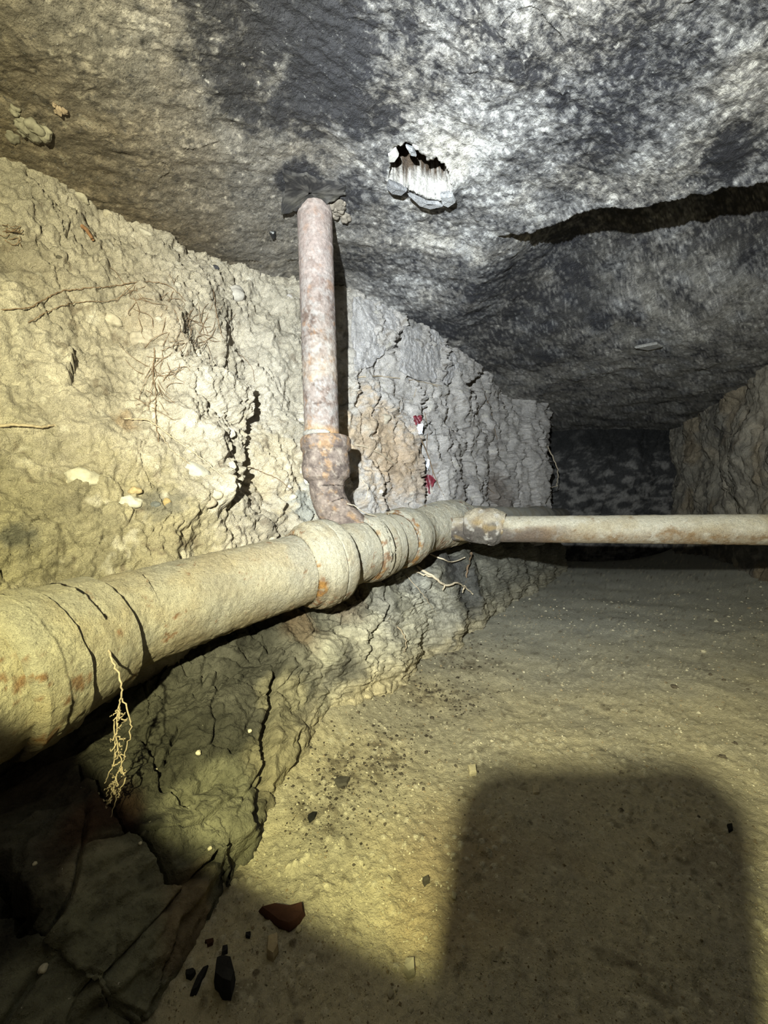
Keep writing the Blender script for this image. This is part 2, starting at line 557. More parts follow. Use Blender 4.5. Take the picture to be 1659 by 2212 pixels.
# --- left wall of dry clay
# station parameter is the photograph column at which the wall was read; (x, y) at pipe level, middle and top, top height
WL = [  # s, bottom xy, bottom z, mid xy, top xy, top z
    (-900, -0.72, -0.95, 0.16, -0.92, -0.95, -1.05, -0.95, 0.72),
    (-500, -0.60, -0.10, 0.17, -0.82, -0.05, -0.92, -0.05, 0.74),
    (-200, -0.50, 0.25, 0.22, -0.66, 0.30, -0.76, 0.30, 0.79),
    (0, -0.425, 0.425, 0.255, -0.50, 0.50, -0.545, 0.540, 0.83),
    (160, -0.355, 0.50, 0.265, -0.41, 0.58, -0.505, 0.640, 0.86),
    (330, -0.31, 0.56, 0.275, -0.34, 0.655, -0.445, 0.735, 0.905),
    (560, -0.225, 0.71, 0.295, -0.275, 0.85, -0.307, 0.945, 0.94),
    (720, -0.115, 0.90, 0.31, -0.13, 1.01, -0.142, 1.07, 0.985),
    (870, 0.052, 1.10, 0.315, 0.055, 1.19, 0.06, 1.277, 0.995),
    (1000, 0.285, 1.40, 0.325, 0.31, 1.51, 0.328, 1.60, 0.995),
    (1100, 0.60, 1.86, 0.33, 0.645, 1.98, 0.67, 2.07, 0.995),
    (1180, 0.94, 2.25, 0.33, 0.985, 2.33, 1.02, 2.40, 0.995),
    (1200, 0.965, 2.42, 0.33, 1.00, 2.50, 1.03, 2.55, 0.995),
    (1230, 0.90, 2.80, 0.33, 0.94, 2.85, 0.98, 2.90, 0.995),
    (1260, 0.90, 3.40, 0.33, 0.94, 3.40, 0.98, 3.40, 0.995),
]


def build_wall_left():
    s = np.concatenate([spread(-900, -60, 26), np.arange(-60, 1185, 3.0), spread(1185, 1230, 26), spread(1230, 1260.01, 8)])
    W = curve(WL, s)
    t = np.concatenate([np.linspace(0, 0.16, 14, endpoint=False), np.linspace(0.16, 0.95, 270, endpoint=False), np.linspace(0.95, 1.0, 12)])
    bot = np.stack([W[:, 0], W[:, 1], W[:, 2]], -1)
    top = np.stack([W[:, 5], W[:, 6], W[:, 7]], -1)
    mid = np.stack([W[:, 3], W[:, 4], 0.5 * (W[:, 2] + W[:, 7])], -1)
    # foot: tucked in under and behind the pipe
    ax = axis_at(axis_of_u(np.clip(s, -420, 1215)))
    foot = bot + np.array([0, 0, -0.16]) + 0.15 * (ax - bot) * np.array([1, 1, 0])
    head = top + (top - mid) * 0.22
    rows = []
    for tt in t:
        ctrl_t = np.array([0, 0.16, 0.55, 0.90, 1.0])
        k = min(np.searchsorted(ctrl_t, tt, side='right') - 1, 3)
        pts = (foot, bot, mid, top, head)
        h = ctrl_t[k + 1] - ctrl_t[k]
        w = (tt - ctrl_t[k]) / h

        def tan(i):
            if i == 0: return (pts[1] - pts[0]) / (ctrl_t[1] - ctrl_t[0])
            if i == 4: return (pts[4] - pts[3]) / (ctrl_t[4] - ctrl_t[3])
            return (pts[i + 1] - pts[i - 1]) / (ctrl_t[i + 1] - ctrl_t[i - 1])
        rows.append((2 * w ** 3 - 3 * w ** 2 + 1) * pts[k] + (w ** 3 - 2 * w ** 2 + w) * h * tan(k)
                    + (-2 * w ** 3 + 3 * w ** 2) * pts[k + 1] + (w ** 3 - w ** 2) * h * tan(k + 1))
    P = np.array(rows)
    N = normals(P)
    toward = np.array([0.35, 0.2, H]) - P
    N = N * np.sign((N * toward).sum(-1, keepdims=True))
    S, T = np.meshgrid(s, t)
    Nz = N.copy()
    right = sm(700, 800, S)
    # relief
    d = 0.030 * fbm(P * 4.5, 3, 201) + 0.020 * fbm(P * 11, 4, 202, 0.55)
    wp = P + 0.02 * np.stack([fbm(P * 16, 2, 203), fbm(P * 16, 2, 204), fbm(P * 16, 2, 205)], -1)
    V = wp * np.array([1, 1, 0.55])                     # cracks run mostly upright
    f1, f2, cid = cells(V * (9 + 0 * 1), 206)
    crack = sm(0.05, 0.0, f2 - f1)
    d = d + right * 0.030 * (cid - 0.5) - crack * (0.006 + 0.016 * right) * sm(-0.2, 0.3, fbm(P * 6, 2, 207) + 0.1)
    f1, f2, cid2 = cells(V * 26, 208)
    d = d - 0.007 * sm(0.05, 0.0, f2 - f1) * sm(0.0, 0.4, fbm(P * 8, 2, 209) + 0.15 + 0.15 * right) + 0.006 * (cid2 - 0.5) * sm(0, 0.4, fbm(P * 7, 2, 210) + 0.1)
    crumb = (0.35 + 0.65 * sm(-0.15, 0.35, fbm(P * 7 + 5, 3, 211) + 0.05)) * (1 - 0.55 * right)
    f1, f2, cid3 = cells(P * 75, 212)
    d = d + crumb * (0.007 * np.maximum(0.6 - f1, 0) + 0.0035 * (cid3 - 0.5))
    f1, _, cid4 = cells(P * 34, 213)
    d = d + crumb * 0.016 * np.maximum(0.42 - f1, 0) * (cid4 > 0.6)
    d = d + 0.0035 * fbm(P * 60, 4, 214, 0.6)
    f1, _, cid5 = cells(P * 150, 216)
    d = d + (1 - 0.5 * right) * (0.0045 * np.maximum(0.6 - f1, 0) + 0.0022 * (cid5 - 0.5))
    for f_, a_, k_ in ((15, 0.020, 0), (33, 0.012, 1), (75, 0.0070, 2), (150, 0.0035, 3)):
        d = d + a_ * (np.abs(noise(P * np.array([1, 1, 1 - 0.3]) * f_ + 3.0 * k_, 260 + k_)) - 0.2)
    # named breaks in the clay, each an edge that stands proud with the clay cut away to its right
    flat = P

    def wp_at(u, v_):
        q = pix(flat)
        k = np.unravel_index(np.argmin((q[..., 0] - u) ** 2 + (q[..., 1] - v_) ** 2 + 1e9 * (flat[..., 1] < 0.05)), flat.shape[:2])
        return flat[k]

    def ledge(pts, h, w, dig=0.0):
        nonlocal d
        line = np.array([wp_at(*p) for p in pts])
        dist, pos = seg_dist(P, line)
        q = pix(P)
        lv = np.array([p[1] for p in pts], float)
        lu = np.array([p[0] for p in pts], float)
        o_ = np.argsort(lv)
        jit = 10 * fbm(P * 45, 3, 215)
        left = (q[..., 0] + jit) < np.interp(q[..., 1], lv[o_], lu[o_])
        fade = np.sin(np.pi * np.clip(pos, 0.04, 0.96)) ** 0.5 * ((pos > 0.001) & (pos < 0.999))
        d = d + np.where(left, h * np.exp(-(dist / w) ** 2) * fade, -dig * np.exp(-(dist / (0.35 * w)) ** 2) * fade)
    ledge(((512, 815), (528, 850), (522, 900), (515, 935)), 0.042, 0.11, 0.02)
    ledge(((520, 940), (512, 1000), (505, 1062)), 0.03, 0.08, 0.02)
    ledge(((445, 1020), (480, 1060), (478, 1105)), 0.022, 0.06, 0.012)
    ledge(((155, 735), (158, 790), (140, 830)), 0.020, 0.06, 0.012)
    ledge(((955, 715), (950, 770), (952, 830)), 0.045, 0.12, 0.03)
    ledge(((1036, 800), (1000, 835)), 0.05, 0.10, 0.04)
    ledge(((912, 850), (905, 930), (920, 1070)), 0.03, 0.07, 0.06)
    ledge(((870, 680), (860, 720), (832, 760)), 0.03, 0.07, 0.02)
    ledge(((1115, 890), (1085, 960), (1080, 1060)), 0.02, 0.06, 0.02)
    ledge(((780, 760), (770, 840), (765, 900)), 0.015, 0.05, 0.012)
    d = d * sm(0.0, 0.16, T + 0.02)
    P2 = P + N * d[..., None]
    # colour
    q = pix(P)
    base = mix((0.60, 0.545, 0.455), (0.50, 0.45, 0.365), sm(-0.3, 0.4, fbm(P * 6, 4, 220)))
    base = mix(base, (0.60, 0.565, 0.55), right * 0.8)

    def near(u, v_, r, s_=0):
        c = wp_at(u, v_)
        return sm(1.2, 0.45, np.linalg.norm(P - c, axis=-1) / r + 0.5 * fbm(P * 12, 3, 230 + s_) + 0.5 * fbm(P * 50, 3, 290 + s_, 0.7))
    for k, (u, v_, r, c_, w) in enumerate((
            (820, 960, 0.16, (0.50, 0.37, 0.235), 0.75), (600, 1000, 0.10, (0.50, 0.42, 0.28), 0.6), (880, 1010, 0.14, (0.50, 0.37, 0.25), 0.6),
            (60, 1120, 0.12, (0.27, 0.245, 0.18), 0.85), (250, 1120, 0.10, (0.36, 0.32, 0.23), 0.7), (380, 1180, 0.11, (0.36, 0.32, 0.22), 0.8), (150, 1180, 0.08, (0.32, 0.29, 0.21), 0.8),
            (40, 1160, 0.022, (0.09, 0.09, 0.085), 0.8), (340, 1095, 0.03, (0.08, 0.085, 0.085), 0.6), (660, 1090, 0.05, (0.36, 0.37, 0.35), 0.8), (1000, 1070, 0.12, (0.28, 0.26, 0.25), 0.8),
            (1080, 1075, 0.14, (0.20, 0.16, 0.13), 0.7), (270, 912, 0.02, (0.30, 0.18, 0.085), 0.5), (885, 700, 0.06, (0.14, 0.14, 0.14), 0.55), (930, 1000, 0.05, (0.25, 0.24, 0.24), 0.6),
            (60, 560, 0.05, (0.30, 0.26, 0.20), 0.5), (350, 690, 0.06, (0.36, 0.30, 0.22), 0.6), (330, 620, 0.05, (0.38, 0.33, 0.26), 0.5))):
        base = mix(base, np.array(c_) * 1.2, w * near(u, v_, r, k))
    base = mix(base, (0.18, 0.14, 0.10), 0.6 * sm(0.45, 0.8, fbm(P * 38, 3, 250, 0.65)))
    base = mix(base, (0.74, 0.69, 0.60), 0.6 * sm(0.40, 0.8, fbm(P * 30 + 7, 3, 251, 0.65)))
    base = base * (1 + 0.30 * fbm(P * 16, 3, 252))[..., None]
    base = mix(base, (0.15, 0.145, 0.14), sm(1186, 1206, S))
    me = mesh_from('wall_left', P2.reshape(-1, 3), grid_faces(*S.shape), base)
    o = link('wall_left', me, M['soil'])
    o['kind'] = 'structure'
    return P2, o


wallP, wall_left = build_wall_left()


# --- bedrock bank under the pipe
def build_rock():
    u = np.concatenate([spread(-420, -150, 14), spread(-150, 0, 60), np.arange(0, 1000, 3.0), spread(1000, 1215, 70)])
    s = axis_of_u(u)
    s = np.concatenate([np.linspace(-1.1, -0.02, 14), s])
    ax = axis_at(np.maximum(s, 0))
    d0 = (axis_pts[1] - axis_pts[0]) / np.linalg.norm(axis_pts[1] - axis_pts[0])
    ax = ax + np.minimum(s, 0)[:, None] * d0
    # smoothed pipe direction in plan, and the point of the floor line nearest along the perpendicular
    tx = np.gradient(ax[:, 0]); ty = np.gradient(ax[:, 1])
    ln = np.hypot(tx, ty); tx, ty = tx / ln, ty / ln
    k = np.ones(41) / 41
    tx = np.convolve(np.pad(tx, 20, 'edge'), k, 'valid'); ty = np.convolve(np.pad(ty, 20, 'edge'), k, 'valid')
    perp = np.stack([-ty, tx], -1)                       # towards the wall
    perp /= np.linalg.norm(perp, axis=1, keepdims=True)
    foot = []
    bl = base_line
    for i in range(len(s)):
        best = 0.13
        for q in np.linspace(0.03, 0.5, 95):
            x, y = ax[i, :2] - perp[i] * q
            if x > np.interp(y, bl[:, 1], bl[:, 0]):
                best = q
                break
        foot.append(best)
    foot = np.array(foot)
    foot = np.convolve(np.pad(foot, 20, 'edge'), k, 'valid')
    t = np.concatenate([np.linspace(0, 0.25, 40, endpoint=False), np.linspace(0.25, 1.0, 260)])
    zax = ax[:, 2]
    rows = []
    for tt in t:
        off = np.interp(tt, [0, 0.12, 0.25, 0.55, 0.86, 1.0], [0, 1, 2, 3, 4, 5])
        o5 = np.stack([0.22 + 0 * foot, 0.10 + 0 * foot, 0.045 + 0 * foot, 0.0 - 0.30 * foot, -0.95 * foot, -1.15 * foot])
        z5 = np.stack([zax + 0.06, zax - 0.035, zax - 0.095, 0.50 * (zax - 0.09) + 0.02, 0.015 + 0 * zax, -0.09 + 0 * zax])
        i0 = int(min(np.floor(off), 4)); w = off - i0
        ww = w
        o_ = o5[i0] * (1 - ww) + o5[i0 + 1] * ww
        z_ = z5[i0] * (1 - ww) + z5[i0 + 1] * ww
        rows.append(np.stack([ax[:, 0] + perp[:, 0] * o_, ax[:, 1] + perp[:, 1] * o_, z_], -1))
    P = np.array(rows)
    for _ in range(6):                                  # round the profile
        P[1:-1] = 0.25 * P[:-2] + 0.5 * P[1:-1] + 0.25 * P[2:]
    N = normals(P)
    toward = np.array([0.5, 0.3, 0.4]) - P
    N = N * np.sign((N * toward).sum(-1, keepdims=True))
    # slaty layers dip down along the bank
    lay = P @ np.array([0.75, -0.35, 0.9])
    al = P @ np.array([0.35, 0.75, -0.1])
    ac = P @ np.array([0.5, -0.5, -0.6])
    Q = np.stack([lay * 2.6, al * 0.7, ac], -1)
    U = np.broadcast_to(np.concatenate([np.full(14, -420.0), u]), P.shape[:2])
    T = np.broadcast_to(t[:, None], P.shape[:2])
    d = 0.026 * fbm(P * 6, 3, 301) + 0.012 * fbm(Q * 14, 4, 302, 0.6) + 0.0035 * fbm(Q * 55, 4, 303, 0.6)
    wpz = P + 0.03 * np.stack([fbm(P * 9, 3, 304), fbm(P * 9, 3, 305), fbm(P * 9, 3, 306)], -1)
    f1, f2, cid = cells(wpz * 8, 307)
    d = d + (0.006 + 0.012 * sm(640, 820, U)) * (cid - 0.5) - 0.008 * sm(0.035, 0.0, f2 - f1) * sm(-0.2, 0.2, fbm(P * 5, 2, 312))
    f1, f2, c2 = cells(wpz * 22, 308)
    d = d - 0.007 * sm(0.10, 0.0, f2 - f1) * sm(-0.1, 0.3, fbm(P * 6, 2, 309)) + 0.006 * (c2 - 0.5) * sm(600, 800, U)
    d = d + 0.003 * fbm(P * 70, 3, 310)
    for f_, a_, k_ in ((20, 0.005, 0), (48, 0.003, 1), (110, 0.002, 2)):
        d = d + a_ * (np.abs(noise(Q * f_ + 3.0 * k_, 360 + k_)) - 0.2)
    d = d * sm(0.0, 0.12, T)

    def rp(u_, v_):
        q = pix(P)
        kk = np.unravel_index(np.argmin((q[..., 0] - u_) ** 2 + (q[..., 1] - v_) ** 2 + 1e9 * (P[..., 1] < 0.03)), P.shape[:2])
        return P[kk]

    def cleft(pts, w, h):
        nonlocal d
        dist, pos = seg_dist(P, np.array([rp(*p) for p in pts]))
        d = d - h * sm(w, w * 0.2, dist + 0.004 * fbm(P * 60, 3, 311))
    cleft(((600, 1450), (590, 1530), (572, 1590), (578, 1690), (545, 1770)), 0.010, 0.03)
    cleft(((640, 1590), (625, 1660), (600, 1740)), 0.006, 0.012)
    cleft(((330, 1810), (365, 1860), (385, 1885), (430, 1890), (470, 1850)), 0.006, 0.03)
    cleft(((180, 1640), (230, 1700), (270, 1760), (330, 1815)), 0.005, 0.02)
    cleft(((0, 1870), (25, 1930), (50, 2010)), 0.008, 0.03)
    cleft(((310, 1580), (340, 1640), (350, 1690), (420, 1720)), 0.004, 0.010)
    cleft(((390, 1560), (350, 1660)), 0.004, 0.010)
    cleft(((260, 2080), (320, 2010), (380, 1950), (440, 1890)), 0.006, 0.014)
    cleft(((830, 1250), (850, 1310), (810, 1370), (790, 1420)), 0.008, 0.018)
    cleft(((1020, 1185), (1010, 1240)), 0.014, 0.025)
    P2 = P + N * d[..., None]
    g = fbm(P * 8, 4, 320)
    col = mix((0.085, 0.083, 0.068), (0.15, 0.145, 0.12), sm(-0.3, 0.5, g))
    sand = sm(560, 800, U + 120 * fbm(P * 7, 3, 321)) * sm(0.30, 0.62, T + 0.25 * fbm(P * 9, 4, 322, 0.6))
    sand = sand * (1 - 0.75 * sm(900, 1010, U))
    col = mix(col, (0.46, 0.44, 0.36), sand * 0.9)
    low = sm(0.70, 0.92, T + 0.06 * fbm(P * 9, 3, 330)) * sm(380, 560, U) * (1 - 0.6 * sm(960, 1060, U))
    col = mix(col, (0.46, 0.41, 0.29), low)
    for kk, (u_, v_, r, c_, w) in enumerate((
            (500, 1720, 0.055, (0.30, 0.295, 0.215), 0.8), (430, 1780, 0.05, (0.28, 0.275, 0.21), 0.8), (620, 1520, 0.045, (0.40, 0.37, 0.26), 0.85), (600, 1620, 0.04, (0.42, 0.38, 0.26), 0.8),
            (710, 1420, 0.022, (0.40, 0.39, 0.32), 0.9), (700, 1520, 0.022, (0.33, 0.32, 0.25), 0.7), (650, 1350, 0.05, (0.15, 0.10, 0.06), 0.55), (760, 1290, 0.06, (0.15, 0.12, 0.09), 0.7),
            (740, 1440, 0.05, (0.07, 0.07, 0.068), 0.8), (850, 1330, 0.06, (0.30, 0.29, 0.26), 0.6), (230, 1880, 0.03, (0.50, 0.45, 0.33), 0.8), (330, 1790, 0.022, (0.03, 0.03, 0.03), 0.9), (130, 1960, 0.03, (0.42, 0.38, 0.28), 0.6),
            (190, 1770, 0.04, (0.11, 0.055, 0.035), 0.7), (60, 1680, 0.05, (0.07, 0.05, 0.04), 0.6), (300, 2000, 0.07, (0.33, 0.33, 0.245), 0.8), (180, 2080, 0.06, (0.30, 0.30, 0.22), 0.8), (40, 2020, 0.03, (0.02, 0.02, 0.02), 0.8),
            (400, 1990, 0.035, (0.34, 0.25, 0.16), 0.7), (960, 1200, 0.10, (0.055, 0.052, 0.05), 0.85), (1010, 1270, 0.10, (0.075, 0.075, 0.075), 0.8), (960, 1340, 0.09, (0.32, 0.31, 0.27), 0.7), (900, 1260, 0.07, (0.24, 0.24, 0.23), 0.5))):
        c = rp(u_, v_)
        m_ = sm(1.2, 0.5, np.linalg.norm(P - c, axis=-1) / r + 0.6 * fbm(P * 18, 3, 340 + kk))
        col = mix(col, c_, w * m_)
    col = col * (1 + 0.35 * fbm(Q * 40, 3, 350))[..., None]
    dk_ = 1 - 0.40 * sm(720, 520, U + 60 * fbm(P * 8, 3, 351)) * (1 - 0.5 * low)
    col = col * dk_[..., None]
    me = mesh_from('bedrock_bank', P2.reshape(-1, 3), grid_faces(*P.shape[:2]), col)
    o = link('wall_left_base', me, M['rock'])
    o['kind'] = 'structure'
    return P2, o


rockP, rock_bank = build_rock()


# --- right wall, far wall, added wall behind the photographer
def build_sheet(name, ctrl, nS, z0, z1, colfun, mat_, sd, lean=0.0, amp=1.0, dens=None):
    ctrl = np.asarray(ctrl, float)
    L = np.concatenate([[0], np.cumsum(np.linalg.norm(np.diff(ctrl, axis=0), axis=1))])
    s = np.linspace(0, L[-1], nS) if dens is None else np.concatenate([np.linspace(0, dens * L[-1], nS // 5, endpoint=False), np.linspace(dens * L[-1], L[-1], nS)])
    xy = curve(np.column_stack([L, ctrl]), s)
    tz = np.linspace(0, 1, int(max(20, 0.55 * nS)))
    out = np.stack([np.gradient(xy[:, 1]), -np.gradient(xy[:, 0])], -1)
    out /= np.linalg.norm(out, axis=1, keepdims=True)
    c = np.array([0.6, 1.2]) - xy
    out *= np.sign((out * c).sum(1, keepdims=True))       # into the tunnel
    P = np.stack([np.stack([xy[:, 0] + out[:, 0] * lean * (1 - tt) ** 2, xy[:, 1] + out[:, 1] * lean * (1 - tt) ** 2, np.full(len(s), z0 + (z1 - z0) * tt)], -1) for tt in tz])
    N = np.broadcast_to(np.concatenate([out, np.zeros((len(s), 1))], 1), P.shape)
    V = P * np.array([1, 1, 0.6])
    f1, f2, cid = cells((V + 0.03 * fbm(P * 9, 2, sd)[..., None]) * 6, sd + 1)
    d = amp * (0.035 * fbm(P * 4, 4, sd + 2) + 0.007 * (cid - 0.5) - 0.012 * sm(0.04, 0, f2 - f1) + 0.006 * fbm(P * 30, 4, sd + 3, 0.6))
    P2 = P + N * d[..., None]
    o = link(name, mesh_from(name, P2.reshape(-1, 3), grid_faces(*P.shape[:2]), colfun(P)), M[mat_])
    o['kind'] = 'structure'
    return P2


def col_right(P):
    c = mix((0.46, 0.41, 0.33), (0.34, 0.31, 0.26), sm(-0.3, 0.4, fbm(P * 5, 4, 410)))
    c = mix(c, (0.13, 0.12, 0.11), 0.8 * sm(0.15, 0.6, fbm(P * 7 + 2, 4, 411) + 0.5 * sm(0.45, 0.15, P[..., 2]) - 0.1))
    c = mix(c, (0.40, 0.30, 0.18), 0.5 * sm(0.1, 0.5, fbm(P * 4 + 8, 3, 412)))
    return c * (1 + 0.3 * fbm(P * 22, 4, 413))[..., None]


def col_dark(P):
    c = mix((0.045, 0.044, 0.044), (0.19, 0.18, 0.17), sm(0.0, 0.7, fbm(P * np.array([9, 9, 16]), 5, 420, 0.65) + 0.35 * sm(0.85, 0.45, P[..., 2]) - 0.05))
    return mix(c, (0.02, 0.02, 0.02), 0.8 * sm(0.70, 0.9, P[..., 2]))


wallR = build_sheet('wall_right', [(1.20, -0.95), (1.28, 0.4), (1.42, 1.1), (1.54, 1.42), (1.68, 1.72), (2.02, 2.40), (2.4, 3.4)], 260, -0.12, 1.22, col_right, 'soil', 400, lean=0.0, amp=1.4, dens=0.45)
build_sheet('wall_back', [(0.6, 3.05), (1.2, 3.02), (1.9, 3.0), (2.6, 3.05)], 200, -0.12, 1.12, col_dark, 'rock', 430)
build_sheet('wall_front_added', [(-1.3, -0.85), (0.2, -0.80), (1.5, -0.85)], 60, -0.12, 1.15, col_right, 'soil', 440)  # added to close the open end and return some bounce light


# ------------------------------------------------------------------ things: helpers
def thing(name, label, cat, loc, group=None):
    o = bpy.data.objects.new(name, None)
    o.empty_display_size = 0.02
    C.objects.link(o)
    o.location = loc
    o['label'] = label
    o['category'] = cat
    if group:
        o['group'] = group
    return o


def tag(o, label, cat, group=None):
    o['label'] = label
    o['category'] = cat
    if group:
        o['group'] = group
    return o


def part(name, mesh, m, root):
    o = bpy.data.objects.new(name, mesh)
    C.objects.link(o)
    if not mesh.materials:
        mesh.materials.append(m)
    o.parent = root
    o.location = -Vector(root.location) if root.parent is None else Vector((0, 0, 0))
    return o


def sweep(name, path, rad, seg, step, colfun=None, crust=0.0, cap=True, seed=0, lumps=0.0):
    """tube round a path (n,3) with radius per point; crusty surface; colfun(P, A, S) gives colours"""
    path = np.asarray(path, float)
    rad = np.asarray(rad, float)
    L = np.concatenate([[0], np.cumsum(np.maximum(np.linalg.norm(np.diff(path, axis=0), axis=1), 1e-6))])
    n = max(2, int(L[-1] / step) + 1)
    s = np.unique(np.concatenate([np.linspace(0, L[-1], n), L]))
    Pc = np.stack([np.interp(s, L, path[:, k]) for k in range(3)], -1)
    R = np.interp(s, L, rad)
    Tn = np.gradient(Pc, s, axis=0)
    kk = 5 if len(s) > 12 else 1
    if kk > 1:
        ker = np.ones(kk) / kk
        Tn = np.stack([np.convolve(np.pad(Tn[:, k], kk // 2, 'edge'), ker, 'valid') for k in range(3)], -1)
    Tn /= np.linalg.norm(Tn, axis=1, keepdims=True)
    ref = np.array([0, 0, 1.0]) if abs(Tn[0, 2]) < 0.8 else np.array([0, -1.0, 0])
    e1 = []
    cur = ref
    for tn in Tn:
        cur = cur - tn * (cur @ tn)
        cur = cur / np.linalg.norm(cur)
        e1.append(cur)
    e1 = np.array(e1)
    e2 = np.cross(Tn, e1)
    a = np.linspace(0, 2 * np.pi, seg, endpoint=False)
    dirs = np.cos(a)[None, :, None] * e1[:, None] + np.sin(a)[None, :, None] * e2[:, None]
    P = Pc[:, None] + dirs * R[:, None, None]
    if crust > 0:
        d = crust * (0.6 * fbm(P * 30, 3, 500 + seed) + 0.6 * fbm(P * 90, 3, 501 + seed, 0.65))
        f1, _, cid = cells(P * 130, 503 + seed)
        d = d + crust * 1.2 * np.maximum(0.5 - f1, 0) * (cid > 0.35)
        if lumps:
            d = d + lumps * np.maximum(fbm(P * 24, 3, 507 + seed) - 0.1, 0)
        P = P + dirs * d[..., None]
    V = P.reshape(-1, 3)
    Fc = grid_faces(len(s), seg, wrap=True, flip=True)
    up = np.broadcast_to((dirs[..., 2]), P.shape[:2])
    col = colfun(P, up, np.broadcast_to(s[:, None], P.shape[:2])) if colfun else None
    if cap:
        V = np.vstack([V, Pc[0], Pc[-1]])
        n0 = len(s) * seg
        j = np.arange(seg)
        c0 = np.stack([np.full(seg, n0), (j + 1) % seg, j, j], -1)
        c1 = np.stack([np.full(seg, n0 + 1), (len(s) - 1) * seg + j, (len(s) - 1) * seg + (j + 1) % seg, (len(s) - 1) * seg + (j + 1) % seg], -1)
        tri = np.vstack([c0, c1])[:, :3]
        faces = [tuple(map(int, f)) for f in Fc] + [tuple(map(int, f)) for f in tri]
        if col is not None:
            col = np.vstack([col.reshape(-1, 3), col[0].mean(0), col[-1].mean(0)])
        return mesh_from(name, V, faces, col)
    return mesh_from(name, V, Fc, col)


DUST, TAN, GREY, RUST, ORANGE, DARK = map(np.array, ((0.46, 0.425, 0.335), (0.40, 0.33, 0.215), (0.36, 0.35, 0.31), (0.21, 0.10, 0.045), (0.36, 0.19, 0.055), (0.10, 0.07, 0.055)))


def dusty(rust=0.3, under=0.8, sd=0, base=DUST, orange=0.5, joint=0.0):
    def f(P, up, s):
        g = fbm(P * 16, 4, 600 + sd)
        c = mix(base, TAN, sm(-0.1, 0.5, g) * 0.5)
        c = mix(c, GREY, sm(0.0, 0.5, fbm(P * 11 + 5, 3, 604 + sd)) * 0.6)
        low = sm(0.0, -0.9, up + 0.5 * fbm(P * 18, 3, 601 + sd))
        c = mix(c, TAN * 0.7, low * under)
        r = fbm(P * 60, 4, 602 + sd, 0.7) + 0.5 * fbm(P * 14, 2, 605 + sd)
        jw = joint * sm(0.45, 0.02, s / s.max()) * sm(-0.4, 0.25, fbm(P * 20 + 3, 3, 606 + sd)) * (0.45 + 0.55 * sm(-0.2, 0.3, fbm(P * 80, 3, 607 + sd, 0.7)))
        c = mix(c, RUST, sm(0.70 - rust, 1.15 - rust, r + 0.25 * low + 1.0 * jw) * 0.8)
        c = mix(c, ORANGE, sm(0.85 - rust, 1.25 - rust, 0.8 * fbm(P * 45 + 3, 4, 603 + sd, 0.7) + 0.35 * low + 1.0 * jw) * orange)
        return c
    return f


def rusty(sd=0, pale=0.4):
    def f(P, up, s):
        g = 0.7 * fbm(P * 45, 4, 620 + sd, 0.7) + 0.4 * fbm(P * 14, 2, 623 + sd)
        c = mix((0.24, 0.19, 0.17), (0.12, 0.08, 0.065), sm(-0.25, 0.5, g))
        c = mix(c, (0.31, 0.28, 0.265), 0.65 * sm(-0.1, 0.7, fbm(P * 60 + 2, 4, 621 + sd, 0.75) + pale * 0.3))
        c = mix(c, (0.24, 0.125, 0.065), 0.7 * sm(0.25, 0.75, fbm(P * 30 + 6, 4, 622 + sd, 0.7)))
        c = mix(c, (0.075, 0.052, 0.045), 0.7 * sm(0.35, 0.8, fbm(P * 38 + 16, 4, 624 + sd, 0.7)))
        return c * np.array((0.86, 0.90, 0.90))
    return f


def ring_path(u0, u1, prof):
    """path and radii of a short fitting on the main pipe between two photograph columns; prof: (fraction, radius)"""
    s0, s1 = front(u0), front(u1)
    ss = np.array([s0 + (s1 - s0) * p[0] for p in prof])
    return axis_at(ss), [p[1] for p in prof]


# ------------------------------------------------------------------ main drain pipe
main = thing('drain_pipe', 'large dust-crusted cast iron drain pipe running along the foot of the clay wall', 'pipe', tuple(axis_at(axis_of_u(265))[0] - np.array([0, 0, 0.07])))


def piece(name, u0, u1, prof, colfun, crust=0.0016, seg=150, step=0.0025, seed=0, lumps=0.0, m='dust', label=None):
    pth, rr = ring_path(u0, u1, prof)
    o = part(name, sweep(name, pth, rr, seg, step, colfun, crust, True, seed, lumps), M[m], main)
    if label:
        o['label'] = label
    return o


def barrel(s0, s1, r, colfun, crust, seg, step, seed):
    part('pipe_barrel', sweep('pipe_barrel', axis_at(np.linspace(s0, s1, 12)), [r] * 12, seg, step, colfun, crust, True, seed), M['dust'], main)


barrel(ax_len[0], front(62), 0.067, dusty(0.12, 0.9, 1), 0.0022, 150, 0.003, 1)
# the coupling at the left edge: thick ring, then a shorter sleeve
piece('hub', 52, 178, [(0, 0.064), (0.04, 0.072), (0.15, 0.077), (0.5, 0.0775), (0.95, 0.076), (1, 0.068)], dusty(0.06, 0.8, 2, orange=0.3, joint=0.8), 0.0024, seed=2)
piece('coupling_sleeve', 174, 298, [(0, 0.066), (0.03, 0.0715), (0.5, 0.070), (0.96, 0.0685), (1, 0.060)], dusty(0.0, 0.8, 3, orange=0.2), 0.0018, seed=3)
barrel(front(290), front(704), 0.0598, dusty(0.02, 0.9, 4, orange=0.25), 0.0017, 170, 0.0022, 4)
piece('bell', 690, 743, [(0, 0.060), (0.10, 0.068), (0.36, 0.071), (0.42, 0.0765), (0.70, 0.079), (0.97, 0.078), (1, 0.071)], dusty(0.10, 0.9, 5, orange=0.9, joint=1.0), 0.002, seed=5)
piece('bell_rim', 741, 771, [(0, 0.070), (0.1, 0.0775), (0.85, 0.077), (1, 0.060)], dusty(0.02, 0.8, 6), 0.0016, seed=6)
piece('tee_fitting', 764, 840, [(0, 0.0585), (0.5, 0.0605), (1, 0.061)], dusty(0.08, 0.9, 7), 0.0014, seed=7)
